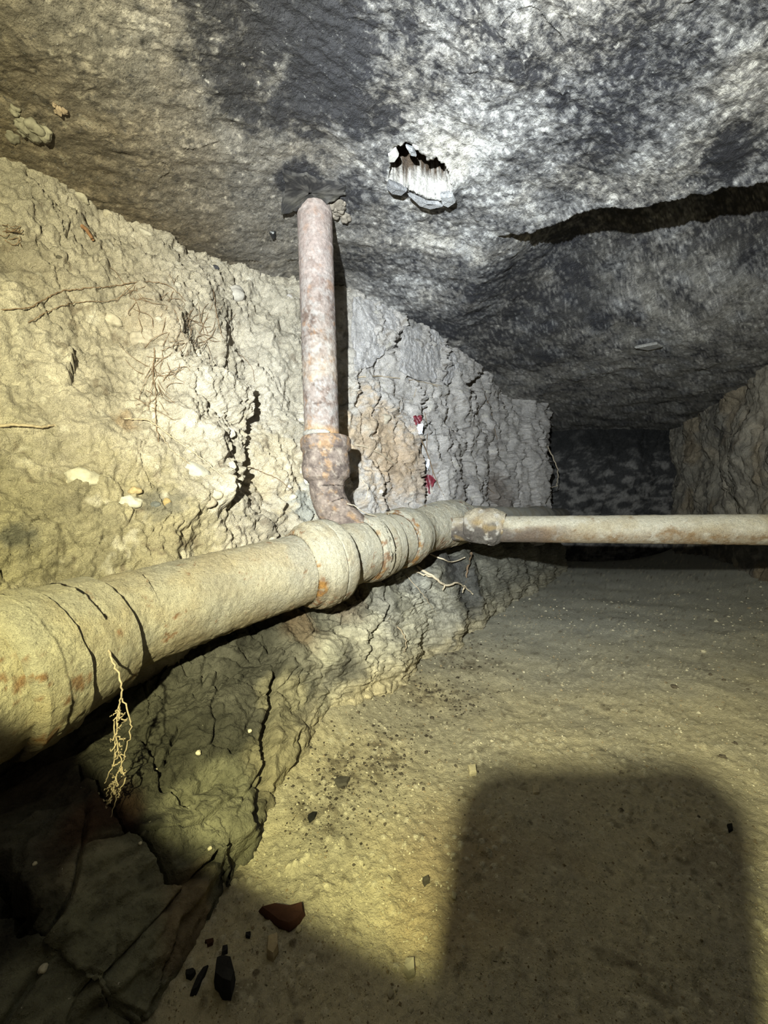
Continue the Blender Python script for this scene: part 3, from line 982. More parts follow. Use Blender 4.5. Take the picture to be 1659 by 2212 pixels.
piece('hub', 831, 865, [(0, 0.062), (0.20, 0.067), (0.75, 0.0715), (0.97, 0.070), (1, 0.064)], dusty(0.12, 0.8, 8, orange=0.6, joint=0.9), 0.0014, seed=8)
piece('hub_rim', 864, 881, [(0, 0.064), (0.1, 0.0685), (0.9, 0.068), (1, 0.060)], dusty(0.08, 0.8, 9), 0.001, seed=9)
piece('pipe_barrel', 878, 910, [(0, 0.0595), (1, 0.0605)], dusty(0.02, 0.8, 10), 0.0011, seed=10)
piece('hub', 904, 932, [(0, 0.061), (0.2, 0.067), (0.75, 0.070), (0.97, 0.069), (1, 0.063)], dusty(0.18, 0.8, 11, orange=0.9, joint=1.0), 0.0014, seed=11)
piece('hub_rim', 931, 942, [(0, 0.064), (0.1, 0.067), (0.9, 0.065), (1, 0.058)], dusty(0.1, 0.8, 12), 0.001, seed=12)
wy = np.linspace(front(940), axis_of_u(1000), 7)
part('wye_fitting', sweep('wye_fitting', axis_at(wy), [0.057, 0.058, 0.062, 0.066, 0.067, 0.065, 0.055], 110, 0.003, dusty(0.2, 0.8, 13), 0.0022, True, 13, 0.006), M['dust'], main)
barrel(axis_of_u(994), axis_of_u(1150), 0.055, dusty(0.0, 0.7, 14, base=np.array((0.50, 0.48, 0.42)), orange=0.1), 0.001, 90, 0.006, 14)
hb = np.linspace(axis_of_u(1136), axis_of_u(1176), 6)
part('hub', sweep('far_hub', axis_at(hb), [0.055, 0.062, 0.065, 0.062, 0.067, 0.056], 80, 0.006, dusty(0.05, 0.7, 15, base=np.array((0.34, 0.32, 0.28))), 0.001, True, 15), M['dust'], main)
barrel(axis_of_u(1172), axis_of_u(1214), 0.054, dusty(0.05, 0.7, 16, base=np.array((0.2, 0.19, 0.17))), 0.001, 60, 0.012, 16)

# ------------------------------------------------------------------ rising pipe
riser = thing('riser_pipe', 'rusty upright iron pipe standing on the drain tee and passing into the ceiling', 'pipe', tuple(at(760, 1135, 0.775)))
p_top, p_bot = at(679, 436, 0.80), at(696, 950, 0.80)
dirv = (p_top - p_bot) / np.linalg.norm(p_top - p_bot)
p_end = p_top + dirv * 0.10


def riser_col(P, up, s):
    c = rusty(1, 0.55)(P, up, s)
    hgt = P[..., 2]
    c = mix(c, (0.35, 0.28, 0.195), 0.5 * sm(0.78, 0.52, hgt) * sm(-0.3, 0.3, fbm(P * 12, 3, 640)))
    c = mix(c, ORANGE, 0.6 * sm(0.53, 0.505, hgt))
    c = mix(c, (0.31, 0.25, 0.235), 0.5 * sm(0.72, 0.9, hgt))
    return c


part('pipe_barrel', sweep('riser_barrel', np.linspace(p_bot, p_end, 10), [0.0358] * 10, 110, 0.003, riser_col, 0.0009, True, 21), M['rust'], riser)
hub_a, hub_b = at(703, 942, 0.80), at(706, 1042, 0.80)


def hub_path(fr):
    return np.array([hub_a + (hub_b - hub_a) * f for f in fr])


def hub_col(P, up, s):
    c = mix((0.17, 0.135, 0.115), (0.085, 0.066, 0.058), sm(-0.3, 0.5, fbm(P * 35, 4, 650, 0.7)))
    c = mix(c, (0.33, 0.28, 0.23), 0.5 * sm(0.1, 0.8, fbm(P * 75, 4, 651, 0.75)))
    c = mix(c, (0.30, 0.18, 0.085), 0.5 * sm(0.2, 0.8, fbm(P * 40 + 4, 4, 652, 0.7) + 0.45 * sm(0.45, 0.505, P[..., 2])))
    return c


part('bell', sweep('riser_bell', hub_path([0, 0.03, 0.10, 0.28, 0.36, 0.78, 0.90, 1.0]), [0.030, 0.047, 0.0515, 0.0515, 0.0470, 0.0500, 0.0475, 0.036], 110, 0.002, hub_col, 0.0012, True, 22, 0.003), M['rust'], riser)
pc = [(706, 1035, 0.80), (708, 1065, 0.798), (716, 1090, 0.793), (731, 1115, 0.787), (752, 1140, 0.78), (775, 1170, 0.775)]
pr = [0.037, 0.0355, 0.035, 0.036, 0.040, 0.046]
pcp = curve(np.column_stack([np.arange(6), np.array([at(*p) for p in pc])]), np.linspace(0, 5, 26))
part('sweep_elbow', sweep('riser_elbow', pcp, np.interp(np.linspace(0, 5, 26), np.arange(6), pr), 110, 0.0025, hub_col, 0.0012, True, 23, 0.002), M['rust'], riser)
# ring of lime left on the bell's upper edge
th = np.linspace(math.radians(150), math.radians(290), 26)
ring = np.array([hub_a + np.array([0.040 * math.cos(a), 0.040 * math.sin(a), 0.001]) for a in th])
part('lime_crust', sweep('lime_crust', ring, list(0.0058 * np.sin(np.linspace(0.15, 3.0, 26)) ** 0.5), 14, 0.003, lambda P, up, s: np.broadcast_to(np.array((0.46, 0.43, 0.38)), P.shape) * (1 + 0.2 * fbm(P * 50, 3, 660))[..., None], 0.0025, True, 24), M['dust'], riser)['label'] = 'whitish lime crust'

# ------------------------------------------------------------------ branch pipe to the right
b0, b1, b2 = at(935, 1141, 1.05), at(1090, 1143, 0.97), at(1659, 1144, 0.815)
b3 = b2 + (b2 - b1) / (b2 - b1)[0] * 0.62
branch = thing('branch_pipe', 'thin dust-topped iron pipe crossing level from the drain to the right edge', 'pipe', tuple(b1 - np.array([0, 0, 0.034])))


def branch_col(P, up, s):
    c = mix((0.50, 0.455, 0.355), (0.42, 0.36, 0.25), sm(-0.2, 0.4, fbm(P * 14, 4, 670)))
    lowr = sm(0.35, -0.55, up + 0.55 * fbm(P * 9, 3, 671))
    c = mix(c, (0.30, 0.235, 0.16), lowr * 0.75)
    c = mix(c, (0.22, 0.13, 0.055), sm(0.15, 0.8, 0.5 * fbm(P * np.array([8, 20, 20]), 2, 672) + 0.6 * fbm(P * 70, 4, 675, 0.75) + 0.45 * lowr - 0.05) * 0.75)
    c = mix(c, (0.33, 0.19, 0.06), 0.8 * sm(0.05, 0.0, np.abs(P[..., 0] - 0.365) - 0.02 + 0.03 * fbm(P * 50, 3, 676)) * lowr)
    c = mix(c, (0.55, 0.51, 0.42), 0.5 * sm(0.2, 0.6, fbm(P * 50, 3, 673)))
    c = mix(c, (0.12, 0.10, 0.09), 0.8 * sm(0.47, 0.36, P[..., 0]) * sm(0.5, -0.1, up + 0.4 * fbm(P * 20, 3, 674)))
    return c


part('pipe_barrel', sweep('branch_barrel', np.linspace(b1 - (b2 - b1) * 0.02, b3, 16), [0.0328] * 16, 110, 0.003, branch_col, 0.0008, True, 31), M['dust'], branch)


def joint_col(P, up, s):
    c = mix((0.44, 0.38, 0.28), (0.30, 0.24, 0.17), sm(-0.2, 0.4, fbm(P * 16, 4, 680)))
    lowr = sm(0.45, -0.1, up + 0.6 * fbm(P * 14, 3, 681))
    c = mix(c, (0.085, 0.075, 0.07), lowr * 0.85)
    c = mix(c, (0.50, 0.46, 0.40), 0.75 * sm(0.12, 0.5, fbm(P * 42, 3, 682, 0.65)))
    c = mix(c, (0.40, 0.27, 0.10), 0.5 * sm(0.2, 0.5, fbm(P * 18 + 3, 3, 683)))
    return c


jp = np.linspace(b0, b1, 9)
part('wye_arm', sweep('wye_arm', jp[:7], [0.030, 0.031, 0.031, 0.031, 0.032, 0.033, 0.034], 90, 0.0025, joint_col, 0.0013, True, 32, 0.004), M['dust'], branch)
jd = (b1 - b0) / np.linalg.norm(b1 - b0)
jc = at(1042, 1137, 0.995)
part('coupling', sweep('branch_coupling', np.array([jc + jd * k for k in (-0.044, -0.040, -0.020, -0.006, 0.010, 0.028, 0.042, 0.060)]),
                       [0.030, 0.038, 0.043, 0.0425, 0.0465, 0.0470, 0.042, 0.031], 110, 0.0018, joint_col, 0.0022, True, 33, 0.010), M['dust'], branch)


# ------------------------------------------------------------------ lumps, shards and stones
def lump_mesh(name, r, colr, sd, flat=(1, 1, 1), sub=2, rough=0.25, vary=0.25):
    bm = bmesh.new()
    bmesh.ops.create_icosphere(bm, subdivisions=sub, radius=1.0)
    V = np.array([v.co[:] for v in bm.verts])
    Fc = [tuple(v.index for v in f.verts) for f in bm.faces]
    bm.free()
    n = 1 + rough * 2 * fbm(V * 0.9 + sd * 3.1, 3, 700 + sd)
    V = V * n[:, None] * np.array(flat) * r
    c = np.array(colr) * (1 + vary * fbm(V / r * 2 + sd, 3, 720))[:, None]
    return mesh_from(name, V, Fc, c)


def shard_mesh(name, outline, thick, colr, sd, edge=None):
    """flat angular flake: outline in metres (x, y), bevelled, thickness with uneven top"""
    r = np.random.default_rng(sd)
    n = len(outline)
    O = np.array(outline, float)
    c = O.mean(0)
    top = np.column_stack([c + (O - c) * 0.86, thick * (0.85 + 0.3 * r.random(n))])
    midr = np.column_stack([O, np.full(n, thick * 0.45)])
    bot = np.column_stack([c + (O - c) * 0.9, np.zeros(n)])
    V = np.vstack([bot, midr, top, [[*c, thick * 1.05]], [[*c, 0]]])
    Fc = []
    for k in range(n):
        j = (k + 1) % n
        Fc += [(k, j, n + j, n + k), (n + k, n + j, 2 * n + j, 2 * n + k), (2 * n + k, 2 * n + j, 3 * n), (j, k, 3 * n + 1)]
    cl = np.array(colr) * (0.8 + 0.4 * r.random(len(V)))[:, None]
    return mesh_from(name, V, Fc, cl, smooth=False)


def floor_pt(u, v_):
    return surf(floorP, u, v_)


def px_outline(pts, z):
    """outline in plan of pixel points unprojected to height z"""
    out = []
    for u, v_ in pts:
        d = (H - z) * F / (v_ - 1106)
        out.append(((u - 829.5) / F * d, d))
    return np.array(out)


def floor_shard(name, pts, thick, colr, sd, label, cat, m='stone', group=None):
    u, v_ = np.mean([p[0] for p in pts]), np.mean([p[1] for p in pts])
    c = floor_pt(u, v_)
    O = px_outline(pts, c[2])
    cc = O.mean(0)
    o = link(name, shard_mesh(name, O - cc, thick, colr, sd), M[m])
    o.location = (cc[0], cc[1], c[2] - 0.002)
    tag(o, label, cat, group)
    return o


floor_shard('slate_flake', [(558, 1973), (590, 1967), (625, 1967), (657, 1964), (660, 1982), (648, 2000), (625, 2016), (600, 2005), (578, 1988)], 0.009, (0.050, 0.022, 0.016), 1,
            'dark reddish-brown pointed flake lying on the dim dirt floor', 'flake')
floor_shard('coal_lump', [(466, 2098), (480, 2092), (500, 2105), (509, 2130), (500, 2165), (480, 2160), (462, 2135)], 0.016, (0.022, 0.022, 0.024), 2,
            'largest black lump on the floor at the dim lower left', 'lump')
floor_shard('coal_chip', [(400, 2102), (418, 2098), (424, 2108), (412, 2118), (402, 2114)], 0.006, (0.02, 0.02, 0.022), 3, 'small black chip just left of the forked black twig-like chip', 'chip')
floor_shard('coal_sliver', [(452, 2093), (440, 2116), (424, 2150), (410, 2152), (425, 2118), (440, 2095)], 0.006, (0.02, 0.02, 0.022), 4, 'slanting black sliver beside the largest black lump', 'chip')
floor_shard('brown_chip', [(442, 2038), (462, 2033), (460, 2042), (448, 2048)], 0.005, (0.045, 0.022, 0.015), 5, 'small brown chip above the black sliver on the dim floor', 'chip')
floor_shard('coal_chip', [(480, 2052), (492, 2048), (492, 2060), (478, 2068)], 0.006, (0.022, 0.022, 0.024), 6, 'black chip right above the largest black lump', 'chip')
floor_shard('brown_chip', [(338, 2072), (356, 2068), (355, 2076), (342, 2079)], 0.004, (0.04, 0.024, 0.016), 7, 'tiny brown chip at the foot of the bedrock, left of the other chips', 'chip')
floor_shard('coal_chip', [(530, 2019), (542, 2020), (540, 2030), (531, 2028)], 0.005, (0.02, 0.02, 0.022), 8, 'black chip below left of the reddish pointed flake', 'chip')
floor_shard('black_chip', [(664, 1768), (676, 1758), (685, 1760), (680, 1770), (668, 1778)], 0.006, (0.016, 0.016, 0.016), 9, 'curved black chip on the yellow-lit floor beside the rock foot', 'chip')
floor_shard('dark_chip', [(720, 1690), (735, 1680), (756, 1684), (750, 1696), (730, 1702)], 0.006, (0.07, 0.065, 0.055), 10, 'dark grey flake on the yellow-lit floor, above the curved black chip', 'chip')
floor_shard('pale_stone', [(578, 2035), (600, 2030), (602, 2060), (590, 2078), (576, 2070)], 0.010, (0.36, 0.30, 0.20), 11, 'long pale stone half sunk in the floor below the reddish flake', 'stone')
floor_shard('pale_stone', [(875, 2085), (895, 2090), (897, 2110), (882, 2118), (872, 2105)], 0.010, (0.34, 0.32, 0.25), 12, 'pale stone at the lower middle left of the phone shadow', 'stone')
floor_shard('dark_chip', [(912, 1905), (925, 1898), (928, 1908), (916, 1914)], 0.006, (0.06, 0.055, 0.045), 13, 'dark chip on the lit floor left of the phone shadow', 'chip')
floor_shard('dark_chip', [(1570, 1783), (1582, 1780), (1584, 1795), (1574, 1798)], 0.004, (0.012, 0.012, 0.012), 14, 'black chip inside the right edge of the phone shadow', 'chip')
floor_shard('pale_stone', [(1150, 1700), (1165, 1703), (1166, 1718), (1152, 1718)], 0.006, (0.42, 0.37, 0.26), 15, 'round pale stone inside the phone shadow near its top left', 'stone')
floor_shard('pale_stone', [(1010, 1660), (1028, 1658), (1030, 1672), (1014, 1676)], 0.008, (0.52, 0.47, 0.32), 16, 'pale stone just outside the top left corner of the phone shadow', 'stone')
floor_shard('slate_sliver', [(470, 1920), (478, 1922), (452, 1990), (440, 1992), (452, 1960)], 0.007, (0.05, 0.05, 0.035), 17, 'long dark slate sliver lying along the foot of the bedrock', 'sliver')

# countable larger pebbles; nothing tells them apart within a kind
kinds = [('pale_pebble', 'small pale pebble lying on the dirt floor', 'pale pebbles on the dirt floor', (0.50, 0.46, 0.34)),
         ('dark_pebble', 'small dark pebble lying on the dirt floor', 'dark pebbles on the dirt floor', (0.13, 0.11, 0.085))]
shared = [[lump_mesh(k[0], 1.0, k[3], 10 * i + j, (1, 0.85, 0.65), 2, 0.4) for j in range(5)] for i, k in enumerate(kinds)]
pr_ = np.random.default_rng(12)
spots = []
while len(spots) < 90:
    v_ = 1300 + 900 * pr_.random() ** 0.8
    u = pr_.uniform(560, 1650)
    left = np.interp(v_, [1300, 1440, 1560, 1780, 1900, 2120, 2212], [960, 900, 690, 600, 520, 330, 260])
    if u < left + 15 or (1040 < u < 1560 and v_ > 1720 and pr_.random() < 0.6):
        continue
    if pr_.random() < 0.35 and v_ < 1850:
        u = left + 20 + abs(pr_.normal(0, 110))
    spots.append((u, v_))
for i, (u, v_) in enumerate(spots):
    k = 1 if pr_.random() < 0.6 and v_ < 1800 else 0
    p = floor_pt(u, v_)
    r = float(np.clip(pr_.lognormal(1.2, 0.35), 2.0, 7.0)) / F * p[1]
    o = link(kinds[k][0], shared[k][i % 5], M['stone'])
    o.location = (p[0], p[1], p[2] + 0.25 * r)
    o.scale = (r, r, r)
    o.rotation_euler = (0, 0, pr_.uniform(0, 6.28))
    tag(o, kinds[k][1], 'pebble', kinds[k][2])


# fine grit nobody could count
def grit(name, n, seed, colr, sizes, where, m='stone'):
    r = np.random.default_rng(seed)
    V, Fc, Cc = [], [], []
    k = 0
    box = np.array([(1, 0, 0), (-1, 0, 0), (0, 1, 0), (0, -1, 0), (0, 0, 1), (0, 0, -1)], float)
    tri = [(0, 2, 4), (2, 1, 4), (1, 3, 4), (3, 0, 4), (2, 0, 5), (1, 2, 5), (3, 1, 5), (0, 3, 5)]
    q = pix(floorP)
    for _ in range(n):
        u, v_ = where(r)
        d = 0.36 * F / (v_ - 1106)
        x, y = (u - 829.5) / F * d, d
        i = np.argmin(np.abs(floorP[:, 0, 1] - y))
        j = np.argmin(np.abs(floorP[i, :, 0] - x))
        p = floorP[i, j]
        s = float(np.clip(r.lognormal(sizes[0], sizes[1]), 0.8, 5)) / F * p[1]
        b = box * s * (0.6 + 0.8 * r.random((6, 3)))
        a = r.uniform(0, 6.28)
        b = b @ np.array([[math.cos(a), -math.sin(a), 0], [math.sin(a), math.cos(a), 0], [0, 0, 0.8]])
        V.append(b + p + np.array([0, 0, s * 0.15]))
        Fc.append(np.array(tri) + k)
        k += 6
        Cc.append(np.tile(np.array(colr) * r.uniform(0.6, 1.3), (6, 1)))
    o = link(name, mesh_from(name, np.vstack(V), np.vstack(Fc), np.vstack(Cc), smooth=False), M[m])
    o['kind'] = 'stuff'
    return o


def anywhere(r):
    while True:
        v_ = 1280 + 960 * r.random()
        u = r.uniform(300, 1680)
        if u > np.interp(v_, [1280, 1440, 1560, 1780, 1900, 2120, 2240], [1000, 900, 690, 590, 510, 300, 210]):
            return u, v_


def by_rock(r):
    c = [(990, 1400, 60, 28), (830, 1620, 55, 50), (740, 1670, 40, 30), (690, 1750, 50, 40), (900, 1480, 60, 30), (985, 1490, 50, 18), (870, 1590, 60, 60), (760, 1720, 70, 60)]
    a = c[r.integers(len(c))]
    return r.normal(a[0], a[2]), max(1250, r.normal(a[1], a[3]))


tag(grit('pale_grit', 3200, 5, (0.43, 0.40, 0.31), (0.55, 0.35), anywhere), 'fine pale grit strewn over the dirt floor', 'grit')
tag(grit('brown_grit', 1800, 6, (0.26, 0.21, 0.14), (0.55, 0.35), anywhere), 'fine brown grit strewn over the dirt floor', 'grit')
tag(grit('black_grit', 900, 8, (0.06, 0.052, 0.042), (0.75, 0.4), by_rock), 'black grit spilled in patches by the foot of the bedrock', 'grit')


# blocks of clay split off along the top of the wall: parts of the wall
def clay_block(pts, thick, sd, colr):
    pts = np.array(pts, float)
    cen = pts.mean(0)
    q = pix(wallP)

    def dep(u, v_):
        w = np.exp(-((q[..., 0] - u) ** 2 + (q[..., 1] - v_) ** 2) / (2 * 14.0 ** 2)) * (wallP[..., 1] > 0.1)
        return (w * wallP[..., 1]).sum() / w.sum() if w.sum() > 1e-6 else surf(wallP, u, v_)[1]
    dense = np.vstack([pts[k] + (pts[(k + 1) % len(pts)] - pts[k]) * f for k in range(len(pts)) for f in np.linspace(0, 1, 12, endpoint=False)])
    d0 = np.array([dep(*p) for p in dense])
    dc = dep(*cen)
    base = np.array([at(u, v_, d) for (u, v_), d in zip(dense, d0)])
    bc = at(*cen, dc)
    rings, n = [], len(base)
    view = bc - np.array([0, 0, H])
    view /= np.linalg.norm(view)
    for f, t in [(1.0, 0.6), (1.0, 0.0), (1.0, -0.6), (0.99, -0.9)] + [(f_, -1.0) for f_ in np.linspace(0.97, 0.01, 44)]:
        p = bc + (base - bc) * f
        edge = 0.006 * np.stack([fbm(p * 45, 3, sd + 1), fbm(p * 45, 3, sd + 2), fbm(p * 45, 3, sd + 3)], -1)
        f1, f2, cid = cells(p * 38, sd + 4)
        rel = 0.011 * fbm(p * 20, 3, sd + 5) + 0.009 * np.maximum(0.5 - f1, 0) - 0.009 * sm(0.08, 0, f2 - f1) + 0.006 * (np.abs(noise(p * 50, sd + 9)) - 0.2) + 0.004 * fbm(p * 90, 3, sd + 6)
        rings.append(p + view * (t * thick) - view * rel[:, None] * (t < 0) + edge * min(1.0, f * f + 0.1))
    Vb = np.vstack(rings)
    cl = mix(colr, np.array(colr) * 0.8, sm(-0.3, 0.4, fbm(Vb * 14, 4, sd + 7)))
    cl = mix(cl, (0.70, 0.66, 0.62), 0.5 * sm(0.3, 0.8, fbm(Vb * 40, 3, sd + 8)))
    o = link('clay_block', mesh_from('clay_block', Vb - bc, grid_faces(len(rings), n, wrap=True), cl), M['soil'], wall_left)
    o.location = tuple(bc)


LAV = (0.66, 0.63, 0.62)
clay_block([(762, 640), (800, 648), (845, 660), (864, 690), (855, 720), (835, 760), (800, 792), (768, 800), (760, 740)], 0.016, 1000, LAV)
clay_block([(874, 704), (915, 708), (950, 708), (962, 742), (950, 800), (940, 826), (890, 818), (862, 800), (868, 740)], 0.030, 1020, LAV)
clay_block([(964, 738), (985, 772), (994, 800), (967, 832), (950, 824)], 0.022, 1040, LAV)
clay_block([(992, 784), (1040, 800), (1035, 812), (1003, 832), (984, 822)], 0.040, 1060, (0.62, 0.59, 0.57))


# stones set in the clay wall: parts of the wall
def wall_stone(u, v_, w, h_, colr, sd, name='stone', Pg=None, root=None, label=None, sink=0.45, rough=0.26):
    Pg = wallP if Pg is None else Pg
    p = surf(Pg, u, v_, 0.0)
    r = w / F * p[1]
    o = link(name, lump_mesh(name, r, np.array(colr) * 0.74, sd, (1, 0.75, h_ / w), 3, rough), M['stone'], root if root is not None else wall_left)
    d = np.array([0, 0, H]) - p
    d = d / np.linalg.norm(d)
    o.location = tuple(p - d * r * sink)
    o.rotation_euler = (0, (sd * 0.7) % 0.8 - 0.4, math.atan2(-p[0], p[1]) * 0.5)
    if label:
        o['label'] = label
    return o


for i, (u, v_, w, h_, c_) in enumerate((
        (416, 1018, 34, 19, (0.50, 0.48, 0.42)), (410, 975, 11, 10, (0.58, 0.53, 0.43)), (283, 1085, 22, 16, (0.62, 0.60, 0.53)), (178, 1032, 34, 20, (0.58, 0.55, 0.45)),
        (290, 1062, 12, 9, (0.5, 0.4, 0.24)), (305, 735, 24, 18, (0.46, 0.41, 0.33)), (342, 692, 10, 7, (0.46, 0.42, 0.35)), (498, 935, 9, 11, (0.56, 0.52, 0.46)), (238, 690, 20, 14, (0.52, 0.47, 0.38)),
        (470, 1068, 14, 12, (0.48, 0.43, 0.34)), (452, 1085, 15, 12, (0.42, 0.37, 0.29)), (488, 1085, 12, 14, (0.48, 0.44, 0.34)), (630, 1075, 10, 9, (0.55, 0.51, 0.42)), (622, 1052, 9, 8, (0.52, 0.47, 0.38)), (655, 1020, 13, 11, (0.52, 0.46, 0.36)),
        (660, 1040, 14, 12, (0.53, 0.50, 0.44)), (590, 1165, 7, 6, (0.6, 0.55, 0.42)), (500, 1010, 10, 12, (0.5, 0.45, 0.36)), (745, 1095, 8, 7, (0.6, 0.57, 0.5)), (820, 1062, 8, 6, (0.58, 0.54, 0.47)), (848, 1070, 7, 5, (0.4, 0.38, 0.35)),
        (770, 755, 8, 7, (0.44, 0.40, 0.37)), (832, 905, 14, 11, (0.42, 0.37, 0.29)), (505, 635, 26, 16, (0.50, 0.47, 0.43)), (625, 640, 6, 5, (0.45, 0.42, 0.4)), (315, 505, 14, 8, (0.54, 0.50, 0.42)), (168, 425, 18, 8, (0.50, 0.46, 0.37)),
        (232, 462, 9, 8, (0.5, 0.45, 0.36)), (128, 555, 7, 5, (0.1, 0.09, 0.07)), (466, 580, 7, 7, (0.06, 0.06, 0.07)), (150, 1040, 10, 7, (0.56, 0.5, 0.38)), (335, 1090, 12, 8, (0.16, 0.17, 0.17)), (362, 1085, 9, 8, (0.4, 0.31, 0.16)))):
    wall_stone(u, v_, w, h_, c_, 40 + i)

# crumbs lying on the dark bank
for i, (u, v_, w) in enumerate(((428, 1625, 6), (538, 1578, 5), (450, 1830, 5), (300, 1820, 4), (75, 1862, 5), (90, 2085, 10), (210, 1715, 4), (335, 1660, 3))):
    p = surf(rockP, u, v_)
    o = link('white_crumb', lump_mesh('white_crumb', w / F * p[1], (0.62, 0.58, 0.46), 90 + i, (1, 0.9, 0.8), 2), M['stone'])
    o.location = tuple(p + np.array([0.002, -0.002, 0.001]))
    tag(o, 'tiny whitish crumb resting on the dark bedrock bank', 'crumb', 'white crumbs on the bedrock bank')


# ------------------------------------------------------------------ ceiling details
def ceil_pt(u, v_):
    return surf(ceilP, u, v_)


# clump of old plaster sticking out of the ceiling at the left
def clump(name, u, v_, w, n, sd, colr, label, cat='clump'):
    p = ceil_pt(u, v_)
    root = thing(name, label, cat, tuple(p))
    r0 = w / F * p[1]
    r = np.random.default_rng(sd)
    for k in range(n):
        rr = r0 * r.uniform(0.16, 0.42)
        me = lump_mesh('lump', rr, np.array(colr) * r.uniform(0.7, 1.2), sd * 10 + k, (1, 1, 0.8), 3, 0.42)
        o = bpy.data.objects.new('lump', me)
        C.objects.link(o)
        me.materials.append(M['stone'])
        o.parent = root
        o.location = tuple(np.array([r.normal(0, 0.45) * r0, r.normal(0, 0.35) * r0, -rr * r.uniform(0.2, 0.6)]))
    return root


clump('plaster_clump', 62, 272, 40, 14, 3, (0.21, 0.195, 0.15), 'knobbly pale plaster clump hanging from the ceiling near the left edge')
clump('plaster_clump', 124, 236, 16, 6, 4, (0.22, 0.17, 0.12), 'small brown plaster nub hanging beside the larger clump')
clump('mortar_clump', 735, 447, 28, 16, 5, (0.20, 0.175, 0.145), 'crumbly mortar clump packed beside the top of the upright pipe')

# torn tar paper round the rising pipe
tp = [(611, 367), (640, 375), (662, 372), (690, 388), (718, 392), (748, 396), (745, 410), (725, 420), (706, 424), (698, 437), (682, 428), (668, 436), (655, 430), (640, 440), (618, 446), (606, 448), (613, 415), (618, 395)]
tv = [on_ceiling(*p) for p in tp]
tv = np.array(tv)
tc_ = tv.mean(0)
to_ = np.vstack([tv[k] + (tv[(k + 1) % len(tv)] - tv[k]) * f for k in range(len(tv)) for f in np.linspace(0, 1, 7, endpoint=False)])
n = len(to_)
rings, cols_ = [], []
for f in (1.0, 1.0, 0.93, 0.82, 0.68, 0.52, 0.36, 0.2, 0.06):
    p = tc_ + (to_ - tc_) * f
    if f > 0.9:
        p[:, :2] += 0.0035 * np.stack([fbm(p * 120, 3, 801), fbm(p * 120, 3, 802)], -1)
    far_side = sm(tc_[1] - 0.01, tc_[1] + 0.03, p[:, 1])
    p[:, 2] += -0.004 - 0.012 * far_side * f + 0.003 * fbm(p * 55, 3, 803)
    rings.append(p)
    g_ = fbm(p * 60, 4, 804, 0.7)
    cols_.append(mix(mix((0.022, 0.021, 0.022), (0.085, 0.08, 0.075), sm(-0.2, 0.6, g_)), (0.13, 0.12, 0.09), 0.6 * far_side * sm(-0.3, 0.4, fbm(p * 30, 3, 805))))
rings[0][:, 2] += 0.022
Vt = np.vstack(rings)
tarp = link('tar_paper_scrap', mesh_from('tar_paper_scrap', Vt - tc_, grid_faces(len(rings), n, wrap=True), np.vstack(cols_)), M['stone'])
tarp.location = tuple(tc_)
tag(tarp, 'torn black tar paper patch on the ceiling where the upright pipe enters', 'tar paper')

# flakes of plaster on the rim of the hole: parts of the ceiling
ceil_obj = bpy.data.objects['ceiling']


def flake(pts, thick, drop, colr, sd):
    c3 = np.mean([on_ceiling(*p) for p in pts], 0)
    O = np.array([on_ceiling(*p)[:2] for p in pts]) - c3[:2]
    me = shard_mesh('plaster_flake', O, thick, colr, sd)
    o = link('plaster_flake', me, M['ceiling' if colr[0] < 0.4 else 'stone'], ceil_obj)
    o.location = (c3[0], c3[1], c3[2] - drop)
    return o


flake([(838, 372), (862, 384), (880, 392), (868, 402), (846, 398), (834, 385)], 0.010, 0.020, (0.20, 0.20, 0.21), 61)
flake([(880, 393), (905, 405), (925, 416), (950, 414), (958, 420), (930, 426), (905, 418)], 0.008, 0.026, (0.30, 0.30, 0.31), 62)
flake([(950, 400), (978, 398), (985, 412), (968, 424), (955, 418)], 0.012, 0.024, (0.34, 0.34, 0.35), 63)
flake([(838, 330), (856, 318), (862, 330), (852, 344), (840, 345)], 0.010, 0.006, (0.42, 0.41, 0.39), 64)
flake([(876, 310), (892, 318), (900, 332), (888, 330)], 0.008, 0.006, (0.38, 0.39, 0.41), 65)
flake([(1370, 745), (1420, 735), (1432, 742), (1400, 750)], 0.010, 0.014, (0.27, 0.26, 0.24), 66)

# small holes and drips in the ceiling
dr = surf(ceilP, 588, 504)
o = link('tar_drip', lump_mesh('tar_drip', 0.010, (0.01, 0.01, 0.012), 77, (0.7, 0.9, 0.7), 3, 0.3), M['black'])
o.location = tuple(dr)
tag(o, 'small black tar drip on the ceiling left of the upright pipe', 'drip')


# ------------------------------------------------------------------ roots, twigs, scraps
def tube_mesh(name, pts, r0, r1, seg=7, jit=0.0, sd=0, sub=5):
    pts = np.asarray(pts, float)
    n = len(pts)
    q = curve(np.column_stack([np.arange(n), pts]), np.linspace(0, n - 1, (n - 1) * sub + 1)) if n > 2 else np.linspace(pts[0], pts[1], sub + 1)
    if jit:
        q[1:-1] += np.random.default_rng(sd).normal(0, jit, q[1:-1].shape)
    rr = np.linspace(r0, r1, len(q))
    return sweep(name, q, rr, seg, 1.0, None, 0.0, True, sd)


def along_wall(Pg, pts, lift, gap=13.0):
    pts = np.array(pts, float)
    L = np.concatenate([[0], np.cumsum(np.linalg.norm(np.diff(pts, axis=0), axis=1))])
    n = max(3, int(L[-1] / gap) + 1)
    q = np.stack([np.interp(np.linspace(0, L[-1], n), L, pts[:, k]) for k in (0, 1)], -1)
    P = np.array([surf(Pg, u, v_, lift * (1.0 if 0 < k < n - 1 else -0.3)) for k, (u, v_) in enumerate(q)])
    if n > 4:
        P[1:-1] = 0.25 * P[:-2] + 0.5 * P[1:-1] + 0.25 * P[2:]
    return P


